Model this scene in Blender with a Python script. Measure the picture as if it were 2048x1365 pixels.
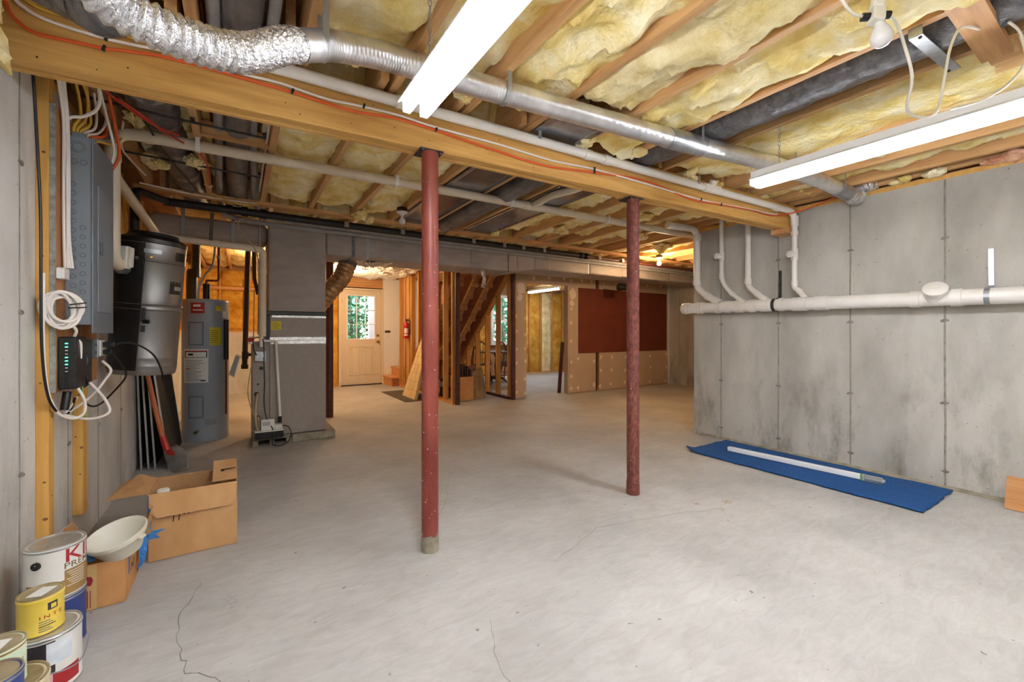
import bpy, bmesh, math, random
from mathutils import Vector, Matrix, Euler, noise
random.seed(7)
S = bpy.context.scene
for o in list(bpy.data.objects): bpy.data.objects.remove(o)
C = S.collection
# ---------------------------------------------------------------- camera, world, exposure
cam = bpy.data.objects.new('camera', bpy.data.cameras.new('camera')); C.objects.link(cam)
cam.location = (0, 0, 1.17); cam.rotation_euler = (math.pi/2, 0, -math.atan2(.5413, .8408))
cam.data.sensor_width = 36; cam.data.lens = 848/2048*36; cam.data.shift_y = -17.5/2048
cam.data.clip_start = .02
S.camera = cam
W = bpy.data.worlds.new('world'); S.world = W; W.use_nodes = True
nt = W.node_tree; bg = nt.nodes['Background']
sky = nt.nodes.new('ShaderNodeTexSky'); sky.sky_type = 'HOSEK_WILKIE'; sky.turbidity = 4
sky.sun_direction = Vector((.3, -.5, .8)).normalized()
nt.links.new(sky.outputs[0], bg.inputs[0]); bg.inputs[1].default_value = 18.0
S.view_settings.view_transform = 'Standard'; S.view_settings.look = 'None'
S.view_settings.gamma = 1; S.view_settings.use_curve_mapping = False
S.view_settings.exposure = 1.86
TUBE_E = 18.0      # emission of the fluorescent tubes
BULB_W = 15.0      # watts of the bare warm bulbs
# ---------------------------------------------------------------- materials
def lin(c):
    return tuple(((v/255)/12.92 if v/255 <= .04045 else ((v/255+.055)/1.055)**2.4) for v in c) + (1,)
MATS = {}
def mat(name, c1, c2=None, scale=6, rough=.65, metal=0, bump=0, bscale=60, stretch=(1,1,1), detail=5, emit=None, estr=0, lo=.35, hi=.65, spec=None, trans=0, c3=None, bdist=.01):
    if name in MATS: return MATS[name]
    m = bpy.data.materials.new(name); m.use_nodes = True; n = m.node_tree.nodes; l = m.node_tree.links
    b = n['Principled BSDF']; b.inputs['Base Color'].default_value = lin(c1)
    b.inputs['Roughness'].default_value = rough; b.inputs['Metallic'].default_value = metal
    if spec is not None: b.inputs['Specular IOR Level'].default_value = spec
    if trans: b.inputs['Transmission Weight'].default_value = trans
    if c2 or bump:
        tc = n.new('ShaderNodeTexCoord'); mp = n.new('ShaderNodeMapping'); mp.inputs['Scale'].default_value = stretch
        l.new(tc.outputs['Object'], mp.inputs[0])
    if c2:
        t = n.new('ShaderNodeTexNoise'); t.inputs['Scale'].default_value = scale; t.inputs['Detail'].default_value = detail
        t.inputs['Roughness'].default_value = .6
        r = n.new('ShaderNodeValToRGB'); r.color_ramp.elements[0].position = lo; r.color_ramp.elements[1].position = hi
        r.color_ramp.elements[0].color = lin(c1); r.color_ramp.elements[1].color = lin(c2)
        if c3:
            e = r.color_ramp.elements.new((lo+hi)/2); e.color = lin(c3)
        l.new(mp.outputs[0], t.inputs[0]); l.new(t.outputs[0], r.inputs[0]); l.new(r.outputs[0], b.inputs['Base Color'])
    if bump:
        t2 = n.new('ShaderNodeTexNoise'); t2.inputs['Scale'].default_value = bscale; t2.inputs['Detail'].default_value = 6
        bp = n.new('ShaderNodeBump'); bp.inputs['Strength'].default_value = bump; bp.inputs['Distance'].default_value = bdist
        l.new(mp.outputs[0], t2.inputs[0]); l.new(t2.outputs[0], bp.inputs['Height']); l.new(bp.outputs[0], b.inputs['Normal'])
    if emit:
        b.inputs['Emission Color'].default_value = lin(emit); b.inputs['Emission Strength'].default_value = estr
    MATS[name] = m; return m
def wood(name, c1, c2, axis, c3=None, rough=.6):
    st = [14, 14, 14]; st[axis] = .9
    return mat(name, c1, c2, scale=1.6, stretch=tuple(st), rough=rough, bump=.12, bscale=6, lo=.3, hi=.7, c3=c3)
# ---------------------------------------------------------------- mesh helpers (world coordinates in, local mesh out)
def origin(o):
    v = Vector((0,0,0))
    while o: v = v + o.location; o = o.parent
    return v
class MB:
    def __init__(s): s.v = []; s.f = []
    def add(s, vs, fs):
        k = len(s.v); s.v += [Vector(p) for p in vs]; s.f += [tuple(i+k for i in f) for f in fs]; return s
    def box(s, x0, x1, y0, y1, z0, z1):
        return s.add([(x0,y0,z0),(x1,y0,z0),(x1,y1,z0),(x0,y1,z0),(x0,y0,z1),(x1,y0,z1),(x1,y1,z1),(x0,y1,z1)],
            [(0,3,2,1),(4,5,6,7),(0,1,5,4),(1,2,6,5),(2,3,7,6),(3,0,4,7)])
    def obox(s, c, size, rot=(0,0,0)):
        R = Euler(rot).to_matrix(); c = Vector(c); x,y,z = [q/2 for q in size]
        vs = [c + R @ Vector(p) for p in [(-x,-y,-z),(x,-y,-z),(x,y,-z),(-x,y,-z),(-x,-y,z),(x,-y,z),(x,y,z),(-x,y,z)]]
        return s.add(vs, [(0,3,2,1),(4,5,6,7),(0,1,5,4),(1,2,6,5),(2,3,7,6),(3,0,4,7)])
    def bar(s, p0, p1, w, h, up=(0,0,1)):      # rectangular bar from p0 to p1
        p0 = Vector(p0); p1 = Vector(p1); d = (p1-p0).normalized(); a = d.cross(Vector(up)).normalized(); u = a.cross(d)
        vs = [p + a*(i*w/2) + u*(j*h/2) for p in (p0,p1) for i,j in ((-1,-1),(1,-1),(1,1),(-1,1))]
        return s.add(vs, [(0,1,2,3),(7,6,5,4),(0,4,5,1),(1,5,6,2),(2,6,7,3),(3,7,4,0)])
    def prism(s, pts, vec):                    # planar polygon swept along vec
        n = len(pts); vec = Vector(vec); vs = [Vector(p) for p in pts] + [Vector(p)+vec for p in pts]
        return s.add(vs, [tuple(range(n)), tuple(range(2*n-1, n-1, -1))] + [(i, i+n, (i+1)%n+n, (i+1)%n) for i in range(n)])
    def tube(s, path, r, n=12, caps=True):     # r: number or list
        P = [Vector(p) for p in path]; m = len(P); rr = r if isinstance(r, (list, tuple)) else [r]*m
        T = [(P[min(i+1,m-1)]-P[max(i-1,0)]).normalized() for i in range(m)]
        ref = Vector((0,0,1)) if abs(T[0].z) < .9 else Vector((1,0,0))
        A = T[0].cross(ref).normalized(); vs = []
        for i in range(m):
            A = (A - T[i]*A.dot(T[i])).normalized(); Bv = T[i].cross(A)
            vs += [P[i] + (A*math.cos(2*math.pi*k/n) + Bv*math.sin(2*math.pi*k/n))*rr[i] for k in range(n)]
        fs = [(i*n+k, i*n+(k+1)%n, (i+1)*n+(k+1)%n, (i+1)*n+k) for i in range(m-1) for k in range(n)]
        if caps: fs += [tuple(range(n-1,-1,-1)), tuple(range((m-1)*n, m*n))]
        return s.add(vs, fs)
    def cyl(s, p0, p1, r, n=20, r1=None): return s.tube([p0, p1], [r, r if r1 is None else r1], n)
    def lathe(s, c, prof, n=28, axis=(0,0,1), close=True):
        q = Vector((0,0,1)).rotation_difference(Vector(axis).normalized()).to_matrix(); c = Vector(c); m = len(prof)
        vs = [c + q @ Vector((r*math.cos(2*math.pi*k/n), r*math.sin(2*math.pi*k/n), z)) for r,z in prof for k in range(n)]
        fs = [(i*n+k, i*n+(k+1)%n, (i+1)*n+(k+1)%n, (i+1)*n+k) for i in range(m-1) for k in range(n)]
        if close: fs += [tuple(range(n-1,-1,-1)), tuple(range((m-1)*n, m*n))]
        return s.add(vs, fs)
    def grid(s, fn, nu, nv):
        vs = [fn(i/nu, j/nv) for i in range(nu+1) for j in range(nv+1)]
        return s.add(vs, [(i*(nv+1)+j, (i+1)*(nv+1)+j, (i+1)*(nv+1)+j+1, i*(nv+1)+j+1) for i in range(nu) for j in range(nv)])
    def sphere(s, c, r, n=14, sc=(1,1,1)):
        c = Vector(c); m = n//2; vs = []; fs = []
        for i in range(m+1):
            th = math.pi*i/m
            vs += [c + Vector((r*sc[0]*math.sin(th)*math.cos(2*math.pi*k/n), r*sc[1]*math.sin(th)*math.sin(2*math.pi*k/n), r*sc[2]*math.cos(th))) for k in range(n)]
        for i in range(m):
            fs += [(i*n+k, (i+1)*n+k, (i+1)*n+(k+1)%n, i*n+(k+1)%n) for k in range(n)]
        return s.add(vs, fs)
    def build(s, name, m, parent=None, smooth=False, bevel=0, solid=0, kind=None, wt=True):
        o0 = origin(parent) if parent else Vector((0,0,0))
        me = bpy.data.meshes.new(name); me.from_pydata([p-o0 for p in s.v], [], s.f); me.validate()
        bm = bmesh.new(); bm.from_mesh(me)
        bmesh.ops.remove_doubles(bm, verts=bm.verts, dist=1e-6) if smooth else None
        bmesh.ops.recalc_face_normals(bm, faces=bm.faces); bm.to_mesh(me); bm.free()
        o = bpy.data.objects.new(name, me); C.objects.link(o); me.materials.append(m)
        if parent: o.parent = parent
        if smooth:
            try: me.set_sharp_from_angle(angle=math.radians(40))
            except Exception: pass
            for p in me.polygons: p.use_smooth = True
        if solid:
            md = o.modifiers.new('solid', 'SOLIDIFY'); md.thickness = solid; md.offset = 0
        if bevel:
            md = o.modifiers.new('bevel', 'BEVEL'); md.width = bevel; md.segments = 2; md.limit_method = 'ANGLE'
        if kind: o['kind'] = kind
        return o
def box(name, m, parent, x0, x1, y0, y1, z0, z1, **k): return MB().box(x0,x1,y0,y1,z0,z1).build(name, m, parent, **k)
def smoothpath(P, k=6):
    P = [Vector(p) for p in P]; Q = []
    for i in range(len(P)-1):
        a = P[max(i-1,0)]; b = P[i]; c = P[i+1]; d = P[min(i+2,len(P)-1)]
        for j in range(k):
            t = j/k
            Q.append(.5*((2*b)+(c-a)*t+(2*a-5*b+4*c-d)*t*t+(3*b-a-3*c+d)*t**3))
    return Q+[P[-1]]
def resample(P, n):
    P = [Vector(p) for p in P]; L = [0]
    for a, b in zip(P[:-1], P[1:]): L.append(L[-1]+(b-a).length)
    Q = []; j = 0
    for i in range(n+1):
        s = L[-1]*i/n
        while j < len(L)-2 and L[j+1] < s: j += 1
        t = (s-L[j])/max(1e-9, L[j+1]-L[j]); Q.append(P[j].lerp(P[j+1], t))
    return Q
def bend(P, r=.06, k=6):                       # polyline with rounded corners
    P = [Vector(p) for p in P]; Q = [P[0]]
    for i in range(1, len(P)-1):
        a = (P[i-1]-P[i]); b = (P[i+1]-P[i]); rr = min(r, a.length*.49, b.length*.49)
        p = P[i]+a.normalized()*rr; q = P[i]+b.normalized()*rr
        for j in range(k+1):
            t = j/k; Q.append((1-t)**2*p + 2*t*(1-t)*P[i] + t*t*q)
    return Q+[P[-1]]
def tag(o, label=None, cat=None, group=None, kind=None):
    if label: o['label'] = label
    if cat: o['category'] = cat
    if group: o['group'] = group
    if kind: o['kind'] = kind
    return o
def thing(name, label, cat, loc, group=None):
    o = bpy.data.objects.new(name, None); C.objects.link(o); o.location = loc; o.empty_display_size = .05
    return tag(o, label, cat, group)
def struct(o): o['kind'] = 'structure'; return o
def textmesh(txt, size, depth=0, bold=.006, cut=False):
    cu = bpy.data.curves.new('t', 'FONT'); cu.body = txt; cu.size = size; cu.extrude = depth; cu.resolution_u = 2; cu.offset = size*bold
    ob = bpy.data.objects.new('t', cu); C.objects.link(ob)
    dg = bpy.context.evaluated_depsgraph_get(); me = bpy.data.meshes.new_from_object(ob.evaluated_get(dg))
    if cut:
        b = bmesh.new(); b.from_mesh(me); bmesh.ops.triangulate(b, faces=b.faces)
        for _ in range(3):
            e = [q for q in b.edges if abs(q.verts[0].co.x-q.verts[1].co.x) > size*.16]
            if e: bmesh.ops.subdivide_edges(b, edges=e, cuts=1); bmesh.ops.triangulate(b, faces=b.faces)
        b.to_mesh(me); b.free()
    vs = [tuple(v.co) for v in me.vertices]; fs = [tuple(p.vertices) for p in me.polygons]
    bpy.data.objects.remove(ob); bpy.data.curves.remove(cu); bpy.data.meshes.remove(me)
    return vs, fs
def flat_text(txt, size, p, ax, ay):           # text laid in the plane spanned by ax, ay
    vs, fs = textmesh(txt, size); p = Vector(p); ax = Vector(ax); ay = Vector(ay)
    return MB().add([p+ax*v[0]+ay*v[1] for v in vs], fs)
def can_text(txt, size, c, r, a0, z, wide=1.25, bold=.006):          # text wrapped on a vertical can, reading left to right from outside
    vs, fs = textmesh(txt, size, 0, bold, True); c = Vector(c)
    return MB().add([(c.x+r*math.cos(a0+wide*v[0]/r), c.y+r*math.sin(a0+wide*v[0]/r), c.z+z+v[1]) for v in vs], fs)
def fbm(x, y, z=0, o=4): return noise.fractal(Vector((x,y,z)), 1.0, 2.0, o)
# ---------------------------------------------------------------- palette
m_floor = mat('concrete_floor', (169,166,162), (199,196,192), scale=1.3, rough=.72, bump=.08, bscale=22, detail=12, lo=.3, hi=.7)
n = m_floor.node_tree.nodes; l = m_floor.node_tree.links; b = n['Principled BSDF']; src = b.inputs['Base Color'].links[0].from_socket
tc = [x for x in n if x.type == 'TEX_COORD'][0]
mp = n.new('ShaderNodeMapping'); mp.inputs['Scale'].default_value = (2.2,7,1); mp.inputs['Rotation'].default_value = (0,0,.5); l.new(tc.outputs['Object'], mp.inputs[0])
t = n.new('ShaderNodeTexNoise'); t.inputs['Scale'].default_value = 3; t.inputs['Detail'].default_value = 12; t.inputs['Roughness'].default_value = .72; t.inputs['Distortion'].default_value = 1.2; l.new(mp.outputs[0], t.inputs[0])
r = n.new('ShaderNodeValToRGB'); r.color_ramp.elements[0].position = .34; r.color_ramp.elements[1].position = .62; r.color_ramp.elements[0].color = lin((238,235,232)); r.color_ramp.elements[1].color = (1,1,1,1); l.new(t.outputs[0], r.inputs[0])
mx = n.new('ShaderNodeMixRGB'); mx.blend_type = 'MULTIPLY'; mx.inputs[0].default_value = 1; l.new(src, mx.inputs[1]); l.new(r.outputs[0], mx.inputs[2])
t2 = n.new('ShaderNodeTexNoise'); t2.inputs['Scale'].default_value = 26; t2.inputs['Detail'].default_value = 3; l.new(tc.outputs['Object'], t2.inputs[0])
r2 = n.new('ShaderNodeValToRGB'); r2.color_ramp.elements[0].position = .71; r2.color_ramp.elements[1].position = .75; r2.color_ramp.elements[0].color = (1,1,1,1); r2.color_ramp.elements[1].color = lin((176,168,160)); l.new(t2.outputs[0], r2.inputs[0])
mx2 = n.new('ShaderNodeMixRGB'); mx2.blend_type = 'MULTIPLY'; mx2.inputs[0].default_value = 1; l.new(mx.outputs[0], mx2.inputs[1]); l.new(r2.outputs[0], mx2.inputs[2]); l.new(mx2.outputs[0], b.inputs['Base Color'])
m_wallR = mat('concrete_wall', (150,144,134), (188,182,173), scale=2.2, rough=.85, bump=.25, bscale=30, stretch=(1,1,.45), detail=8, lo=.25, hi=.6)
m_wallL = mat('concrete_wall_pale', (165,160,152), (208,205,200), scale=2.5, rough=.85, bump=.25, bscale=30, stretch=(1,1,.35), detail=8, lo=.25, hi=.55)
m_stain = mat('damp_stain', (92,86,74), (128,121,108), scale=20, rough=.9)
m_seam = mat('form_seam', (132,127,116), (160,155,144), scale=20, rough=.9)
m_tie = mat('form_tie', (112,104,94), (156,147,136), scale=30, rough=.9, bump=.4)
m_crack = mat('crack', (112,107,100))
m_beam = wood('beam_wood', (192,138,68), (230,183,106), 0, (212,162,86))
m_joist = wood('joist_wood', (186,136,84), (224,180,122), 1)
m_woodx = wood('plain_wood_x', (182,128,78), (218,170,114), 0)
m_stud = wood('stud_wood', (205,150,70), (232,185,105), 2, (218,167,85))
m_studw = wood('stud_wood_warm', (180,118,55), (222,165,90), 2)
m_ply = wood('plywood', (150,98,55), (196,140,88), 2)
m_gray = mat('weathered_edge', (128,126,120), (170,168,160), scale=30, rough=.9)
m_sub = mat('subfloor', (150,110,70), (185,140,95), scale=4)
m_ins = mat('fibreglass', (222,186,98), (253,242,204), scale=5, rough=1, bump=.55, bscale=30, detail=10, lo=.28, hi=.64, c3=(242,218,144), spec=.1, bdist=.03)
m_insp = mat('fibreglass_pale', (215,188,112), (248,234,190), scale=6, rough=1, bump=.9, bscale=40, detail=10, lo=.3, hi=.62, spec=.1)
m_insg = mat('fibreglass_gold', (186,128,40), (226,180,84), scale=5, rough=1, bump=.8, bscale=40, detail=8, spec=.1)
m_pink = mat('fibreglass_pink', (205,140,105), (240,195,160), scale=9, rough=1, bump=.8, bscale=50)
m_col = mat('column_paint', (116,44,34), (150,72,57), scale=9, rough=.45, bump=.15, bscale=40, stretch=(1,1,.3))
m_colrust = mat('column_rust', (90,48,34), (138,80,66), scale=60, rough=.75, bump=.4, bscale=80, c3=(116,58,50), stretch=(1,1,.5))
m_dcol = mat('dark_column', (62,26,22), (92,42,36), scale=12, rough=.5)
m_plate = mat('steel_plate', (58,56,54), (82,78,74), scale=30, rough=.6, metal=.6)
m_wrap = mat('duct_wrap', (154,143,137), (170,159,153), scale=3, rough=.55, bump=.3, bscale=10, stretch=(1,1,3))
m_wrapd = mat('duct_wrap_dark', (84,79,80), (122,116,117), scale=14, rough=.38, bump=.5, bscale=26, stretch=(1,.35,1))
m_fsk = mat('duct_jacket', (92,90,92), (128,126,128), scale=24, rough=.28, metal=.5, bump=.9, bscale=45)
m_gpipe = mat('grey_pipe_foam', (138,134,135), (156,152,153), scale=10, rough=.6)
m_black = mat('black_plastic', (18,18,19), rough=.4)
m_blackp = mat('black_pipe_foam', (16,16,18), (32,31,34), scale=8, rough=.5, bump=.15)
m_pvc = mat('white_pipe', (226,220,210), (236,231,224), scale=4, rough=.35)
m_pvcc = mat('cream_pipe', (212,197,172), (222,209,187), scale=4, rough=.4)
m_silver = mat('duct_silver', (205,205,208), (232,232,235), scale=8, rough=.3, metal=.9)
m_foil = mat('foil', (206,205,206), (245,245,248), scale=30, rough=.24, metal=.95, bump=1.0, bscale=95)
m_galv = mat('galvanised', (150,152,156), (186,188,192), scale=14, rough=.35, metal=.85)
m_pan = mat('joist_pan_metal', (124,124,130), (164,164,170), scale=5, rough=.2, metal=.8, bump=.12, bscale=5)
m_steel = mat('strap_steel', (168,170,172), rough=.4, metal=.7)
m_furn = mat('furnace_paint', (150,139,129), (158,147,137), scale=30, rough=.5)
m_foilt = mat('foil_tape', (200,198,196), (238,236,234), scale=30, rough=.25, metal=.9, bump=.6, bscale=60)
m_yel = mat('yellow_label', (214,196,40), rough=.5)
m_white = mat('white_plastic', (232,230,224), rough=.4)
m_cream = mat('cream_plastic', (222,216,200), rough=.45)
m_panel = mat('panel_grey', (126,134,142), (134,142,150), scale=4, rough=.42)
m_panel2 = mat('panel_cover_grey', (118,126,134), rough=.34)
m_knock = mat('knockout_ring', (92,99,107), rough=.5)
m_vac = mat('hammered_black', (44,42,42), rough=.3, metal=.5, bump=.12, bscale=260)
m_vacs = mat('hammered_silver', (134,131,129), rough=.36, metal=.75, bump=.12, bscale=260)
m_wh = mat('heater_grey', (150,156,166), (156,162,172), scale=3, rough=.35)
m_whd = mat('heater_panel', (112,118,128), rough=.45)
m_red = mat('red_label', (168,44,32), rough=.5)
m_redp = mat('red_paint', (176,26,22), rough=.3)
m_copper = mat('copper', (120,62,40), rough=.4, metal=.7)
m_card = mat('cardboard', (186,138,88), (206,160,108), scale=5, rough=.9, stretch=(1,1,.4))
m_cardin = mat('cardboard_inside', (172,128,84), (192,148,100), scale=5, rough=.9)
m_cardk = mat('cardboard_kraft', (190,134,80), (208,152,96), scale=5, rough=.9)
m_paper = mat('kraft_paper', (150,120,82), (178,146,104), scale=8, rough=.9, bump=.4, bscale=12)
m_ink = mat('black_ink', (26,24,24), rough=.8)
m_inkg = mat('grey_ink', (120,118,114), rough=.8)
m_inkr = mat('red_ink', (150,30,40), rough=.7)
m_bluet = mat('blue_tape', (38,112,182), (70,140,205), scale=12, rough=.6)
m_rug = mat('blue_carpet', (14,70,132), (38,102,172), scale=150, rough=1, bump=.8, bscale=400, detail=3)
m_tube = mat('tube_glass', (238,238,240), rough=.25)
m_clear = mat('clear_plastic', (235,240,242), rough=.12, trans=.85)
m_dry = mat('drywall', (186,160,134), (194,168,142), scale=2, rough=.9)
m_dryw = mat('white_drywall', (236,230,222), rough=.85)
m_mud = mat('joint_compound', (226,208,188), rough=.85)
m_door = mat('door_paint', (222,206,182), rough=.5)
m_peg = mat('pegboard', (112,46,26), (124,54,32), scale=3, rough=.6)
m_glass = mat('window_glass', (255,255,255), rough=.0, trans=1.0)
m_orange = mat('orange_jacket', (224,92,36), rough=.45)
m_whitew = mat('white_jacket', (238,230,222), rough=.45)
m_yelw = mat('yellow_jacket', (222,178,66), rough=.45)
m_reda = mat('red_jacket', (196,60,40), rough=.45)
m_emit = mat('lit_tube', (255,255,255), emit=(243,248,255), estr=TUBE_E)
m_refl = mat('reflector_white', (240,240,240), rough=.3)
m_bulbw = mat('lit_bulb', (255,240,210), emit=(255,206,140), estr=60)
m_bulb = mat('frosted_bulb', (222,220,216), rough=.25)
m_porc = mat('porcelain', (236,234,228), rough=.3)
m_mesh = mat('screen_mesh', (14,14,15), rough=.7)
m_alu = mat('aluminium', (205,206,206), rough=.4, metal=.6)
m_mat = mat('grey_doormat', (84,74,62), (100,90,76), scale=60, rough=1, bump=.5, bscale=200)
m_osb = mat('foam_sheet', (205,178,128), (222,198,150), scale=8, rough=.85)
m_stair = wood('stair_tread', (196,130,76), (226,168,110), 0)
m_stairs = wood('stair_stringer', (140,84,50), (176,116,72), 1)
m_chair = mat('dark_chair_wood', (58,26,16), (84,40,24), scale=12, rough=.35)
m_green = mat('leaf_green', (60,120,66), (130,180,110), scale=3, rough=.6)
m_green2 = mat('leaf_green_deep', (36,88,62), (96,150,104), scale=3, rough=.6)
m_bark = mat('bark', (98,78,60), (130,106,84), scale=14, rough=.9)
m_deck = mat('deck_post_paint', (210,176,160), rough=.7)
m_grass = mat('lawn', (70,110,50), (110,150,80), scale=8, rough=1)
m_padc = mat('pad_concrete', (134,126,108), (168,158,138), scale=14, rough=.95, bump=.5, bscale=60)
m_tan = mat('tan_hose', (176,160,120), rough=.5)
# ================================================================ THE SETTING
ZJ = 2.375                                      # underside of the joists
# floor, poured slab with cracks
fl = struct(box('floor', m_floor, None, -.95, 8.5, -2.9, 9.9, -.15, 0))
def crack(pts, w=.0038):
    P = []; 
    for a, b in zip(pts[:-1], pts[1:]):
        n = 6
        for i in range(n):
            t = i/n; P.append((a[0]+(b[0]-a[0])*t+random.uniform(-.012,.012), a[1]+(b[1]-a[1])*t+random.uniform(-.012,.012)))
    P.append(pts[-1]); m = MB()
    for i, (a, b) in enumerate(zip(P[:-1], P[1:])):
        ww = w*random.uniform(.4,1.1); d = Vector((b[0]-a[0], b[1]-a[1])).normalized(); nx, ny = -d.y*ww/2, d.x*ww/2
        m.prism([(a[0]+nx,a[1]+ny,.0),(b[0]+nx,b[1]+ny,.0),(b[0]-nx,b[1]-ny,.0),(a[0]-nx,a[1]-ny,.0)], (0,0,.0006))
    return m.build('crack', m_crack, fl)
crack([(2.84,-.27),(2.56,.03),(2.42,.03),(2.21,.1),(2.05,-.02),(1.9,-.05),(1.76,-.08)])
crack([(-.15,2.46),(-.2,2.25),(-.19,2.05),(-.16,1.85),(-.08,1.77),(-.02,1.6),(.02,1.5)], .003)
crack([(.75,.9),(.73,1.1),(.78,1.3),(.86,1.5)], .0022)
crack([(1.35,1.7),(1.8,1.85),(2.3,1.75),(2.7,1.6)], .0018)
crack([(.86,2.2),(1.2,2.7),(1.5,3.3)], .0018)
# stained patches in the slab (flat stains, each with its own shape)
def patch(name, m, cx, cy, r, parent, n=16, z=.0008, sx=1, sy=1, jag=.35):
    P = [(cx+sx*r*(1+random.uniform(-jag,jag))*math.cos(2*math.pi*k/n), cy+sy*r*(1+random.uniform(-jag,jag))*math.sin(2*math.pi*k/n), 0) for k in range(n)]
    return MB().prism(P, (0,0,z)).build(name, m, parent)
m_sp = mat('slab_stain', (158,152,150), (182,178,175), scale=60)
patch('stain', m_sp, -.035, 2.22, .045, fl, sx=.7, sy=1.7)
m_sp2 = mat('slab_rust_stain', (150,128,104), (190,178,164), scale=30)
for x, y, r in ((2.83,1.66,.03),(2.62,1.75,.02),(2.68,1.6,.018),(3.2,1.3,.016),(2.2,2.0,.012)): patch('stain', m_sp2, x, y, r, fl)
# ---- concrete walls
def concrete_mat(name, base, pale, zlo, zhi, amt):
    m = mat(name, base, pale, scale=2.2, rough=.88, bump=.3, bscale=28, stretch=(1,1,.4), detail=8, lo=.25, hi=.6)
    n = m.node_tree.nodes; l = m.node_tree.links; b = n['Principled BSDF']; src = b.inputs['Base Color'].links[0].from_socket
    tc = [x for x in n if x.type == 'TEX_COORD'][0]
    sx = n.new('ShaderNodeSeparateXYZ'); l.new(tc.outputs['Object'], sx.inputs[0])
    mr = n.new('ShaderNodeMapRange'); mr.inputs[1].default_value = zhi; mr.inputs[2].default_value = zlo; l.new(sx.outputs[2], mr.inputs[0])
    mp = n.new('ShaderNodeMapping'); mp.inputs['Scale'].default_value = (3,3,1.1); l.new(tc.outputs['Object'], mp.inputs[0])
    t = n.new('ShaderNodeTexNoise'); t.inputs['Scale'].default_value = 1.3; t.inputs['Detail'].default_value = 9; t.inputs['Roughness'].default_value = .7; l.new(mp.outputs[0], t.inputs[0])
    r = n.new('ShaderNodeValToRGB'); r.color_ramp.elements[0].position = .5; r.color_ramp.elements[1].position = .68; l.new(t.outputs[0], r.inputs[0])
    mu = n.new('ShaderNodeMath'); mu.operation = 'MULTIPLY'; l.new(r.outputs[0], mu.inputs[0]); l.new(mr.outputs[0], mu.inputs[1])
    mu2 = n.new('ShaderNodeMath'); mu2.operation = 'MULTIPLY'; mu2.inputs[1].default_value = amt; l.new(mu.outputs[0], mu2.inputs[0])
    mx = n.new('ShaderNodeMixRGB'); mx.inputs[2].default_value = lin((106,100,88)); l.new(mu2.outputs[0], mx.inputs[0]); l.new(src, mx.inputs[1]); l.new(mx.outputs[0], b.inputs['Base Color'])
    # pin holes
    v = n.new('ShaderNodeTexNoise'); v.inputs['Scale'].default_value = 42; v.inputs['Detail'].default_value = 2; l.new(tc.outputs['Object'], v.inputs[0])
    r2 = n.new('ShaderNodeValToRGB'); r2.color_ramp.elements[0].position = .70; r2.color_ramp.elements[1].position = .76; r2.color_ramp.elements[1].color = (.75,.75,.75,1); l.new(v.outputs[0], r2.inputs[0])
    mx2 = n.new('ShaderNodeMixRGB'); mx2.inputs[2].default_value = lin((112,106,96)); l.new(r2.outputs[0], mx2.inputs[0]); l.new(mx.outputs[0], mx2.inputs[1]); l.new(mx2.outputs[0], b.inputs['Base Color'])
    return m
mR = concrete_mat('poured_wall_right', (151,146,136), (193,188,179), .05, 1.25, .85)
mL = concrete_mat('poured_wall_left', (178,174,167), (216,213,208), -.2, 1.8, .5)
def wall(name, m, *b): return struct(box(name, m, None, *b))
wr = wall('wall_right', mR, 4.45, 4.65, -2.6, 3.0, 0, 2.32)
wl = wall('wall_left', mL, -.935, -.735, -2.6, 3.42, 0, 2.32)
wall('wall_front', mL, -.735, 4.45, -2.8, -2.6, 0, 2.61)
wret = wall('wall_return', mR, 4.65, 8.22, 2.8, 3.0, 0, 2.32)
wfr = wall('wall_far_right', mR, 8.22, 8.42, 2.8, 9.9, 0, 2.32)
def seam(parent, x, y, z0, z1, w=.013, out=-1):   # the ridge left between two form panels
    m = MB(); n = 14
    m.grid(lambda a, b: (x + out*(.0008+.0018*(1-abs(2*a-1)))*(1 if 0 < a < 1 else .2), y-w/2+w*a+.003*fbm(b*9,y,x), z0+(z1-z0)*b), 2, n)
    return m.build('form_seam', m_seam, parent)
def tie(parent, x, y, z, out=-1):
    m = MB(); m.sphere((x, y, z), .016, 8, (.55,1.5,.7)); m.sphere((x, y+random.uniform(-.02,.02), z-.006), .009, 6, (.9,1.6,.8))
    return m.build('form_tie', m_tie, parent)
for y in (-1.99,-1.42,-.84,-.25,.33,.915,1.5,2.084,2.672):
    seam(wr, 4.45, y, 0, 2.32)
    for z in (.127,.641,1.259,1.88): tie(wr, 4.449, y, z)
for y in (1.32,1.9,2.48,3.05,3.6,4.2,4.75):
    seam(wl, -.735, y, 0, 2.32 if y < 3.4 else 1.17, out=1)
    for z in ((.6,1.25,1.85) if y < 3.4 else (.6,)): tie(wl, -.735, y+.01, z, 1)
for y in (3.6,4.2,4.8,5.4,5.9): seam(wfr, 8.22, y, 0, 2.3)
# mortar squeezed out along the foot of the right wall
m = MB(); m.grid(lambda a, b: (4.45-.035*a*(1+.4*fbm(b*22,1)), -2.5+5.4*b, .001+.022*(1-a)*(1+.3*fbm(b*30,3))), 3, 90); m.build('mortar_edge', m_padc, wr)
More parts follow.
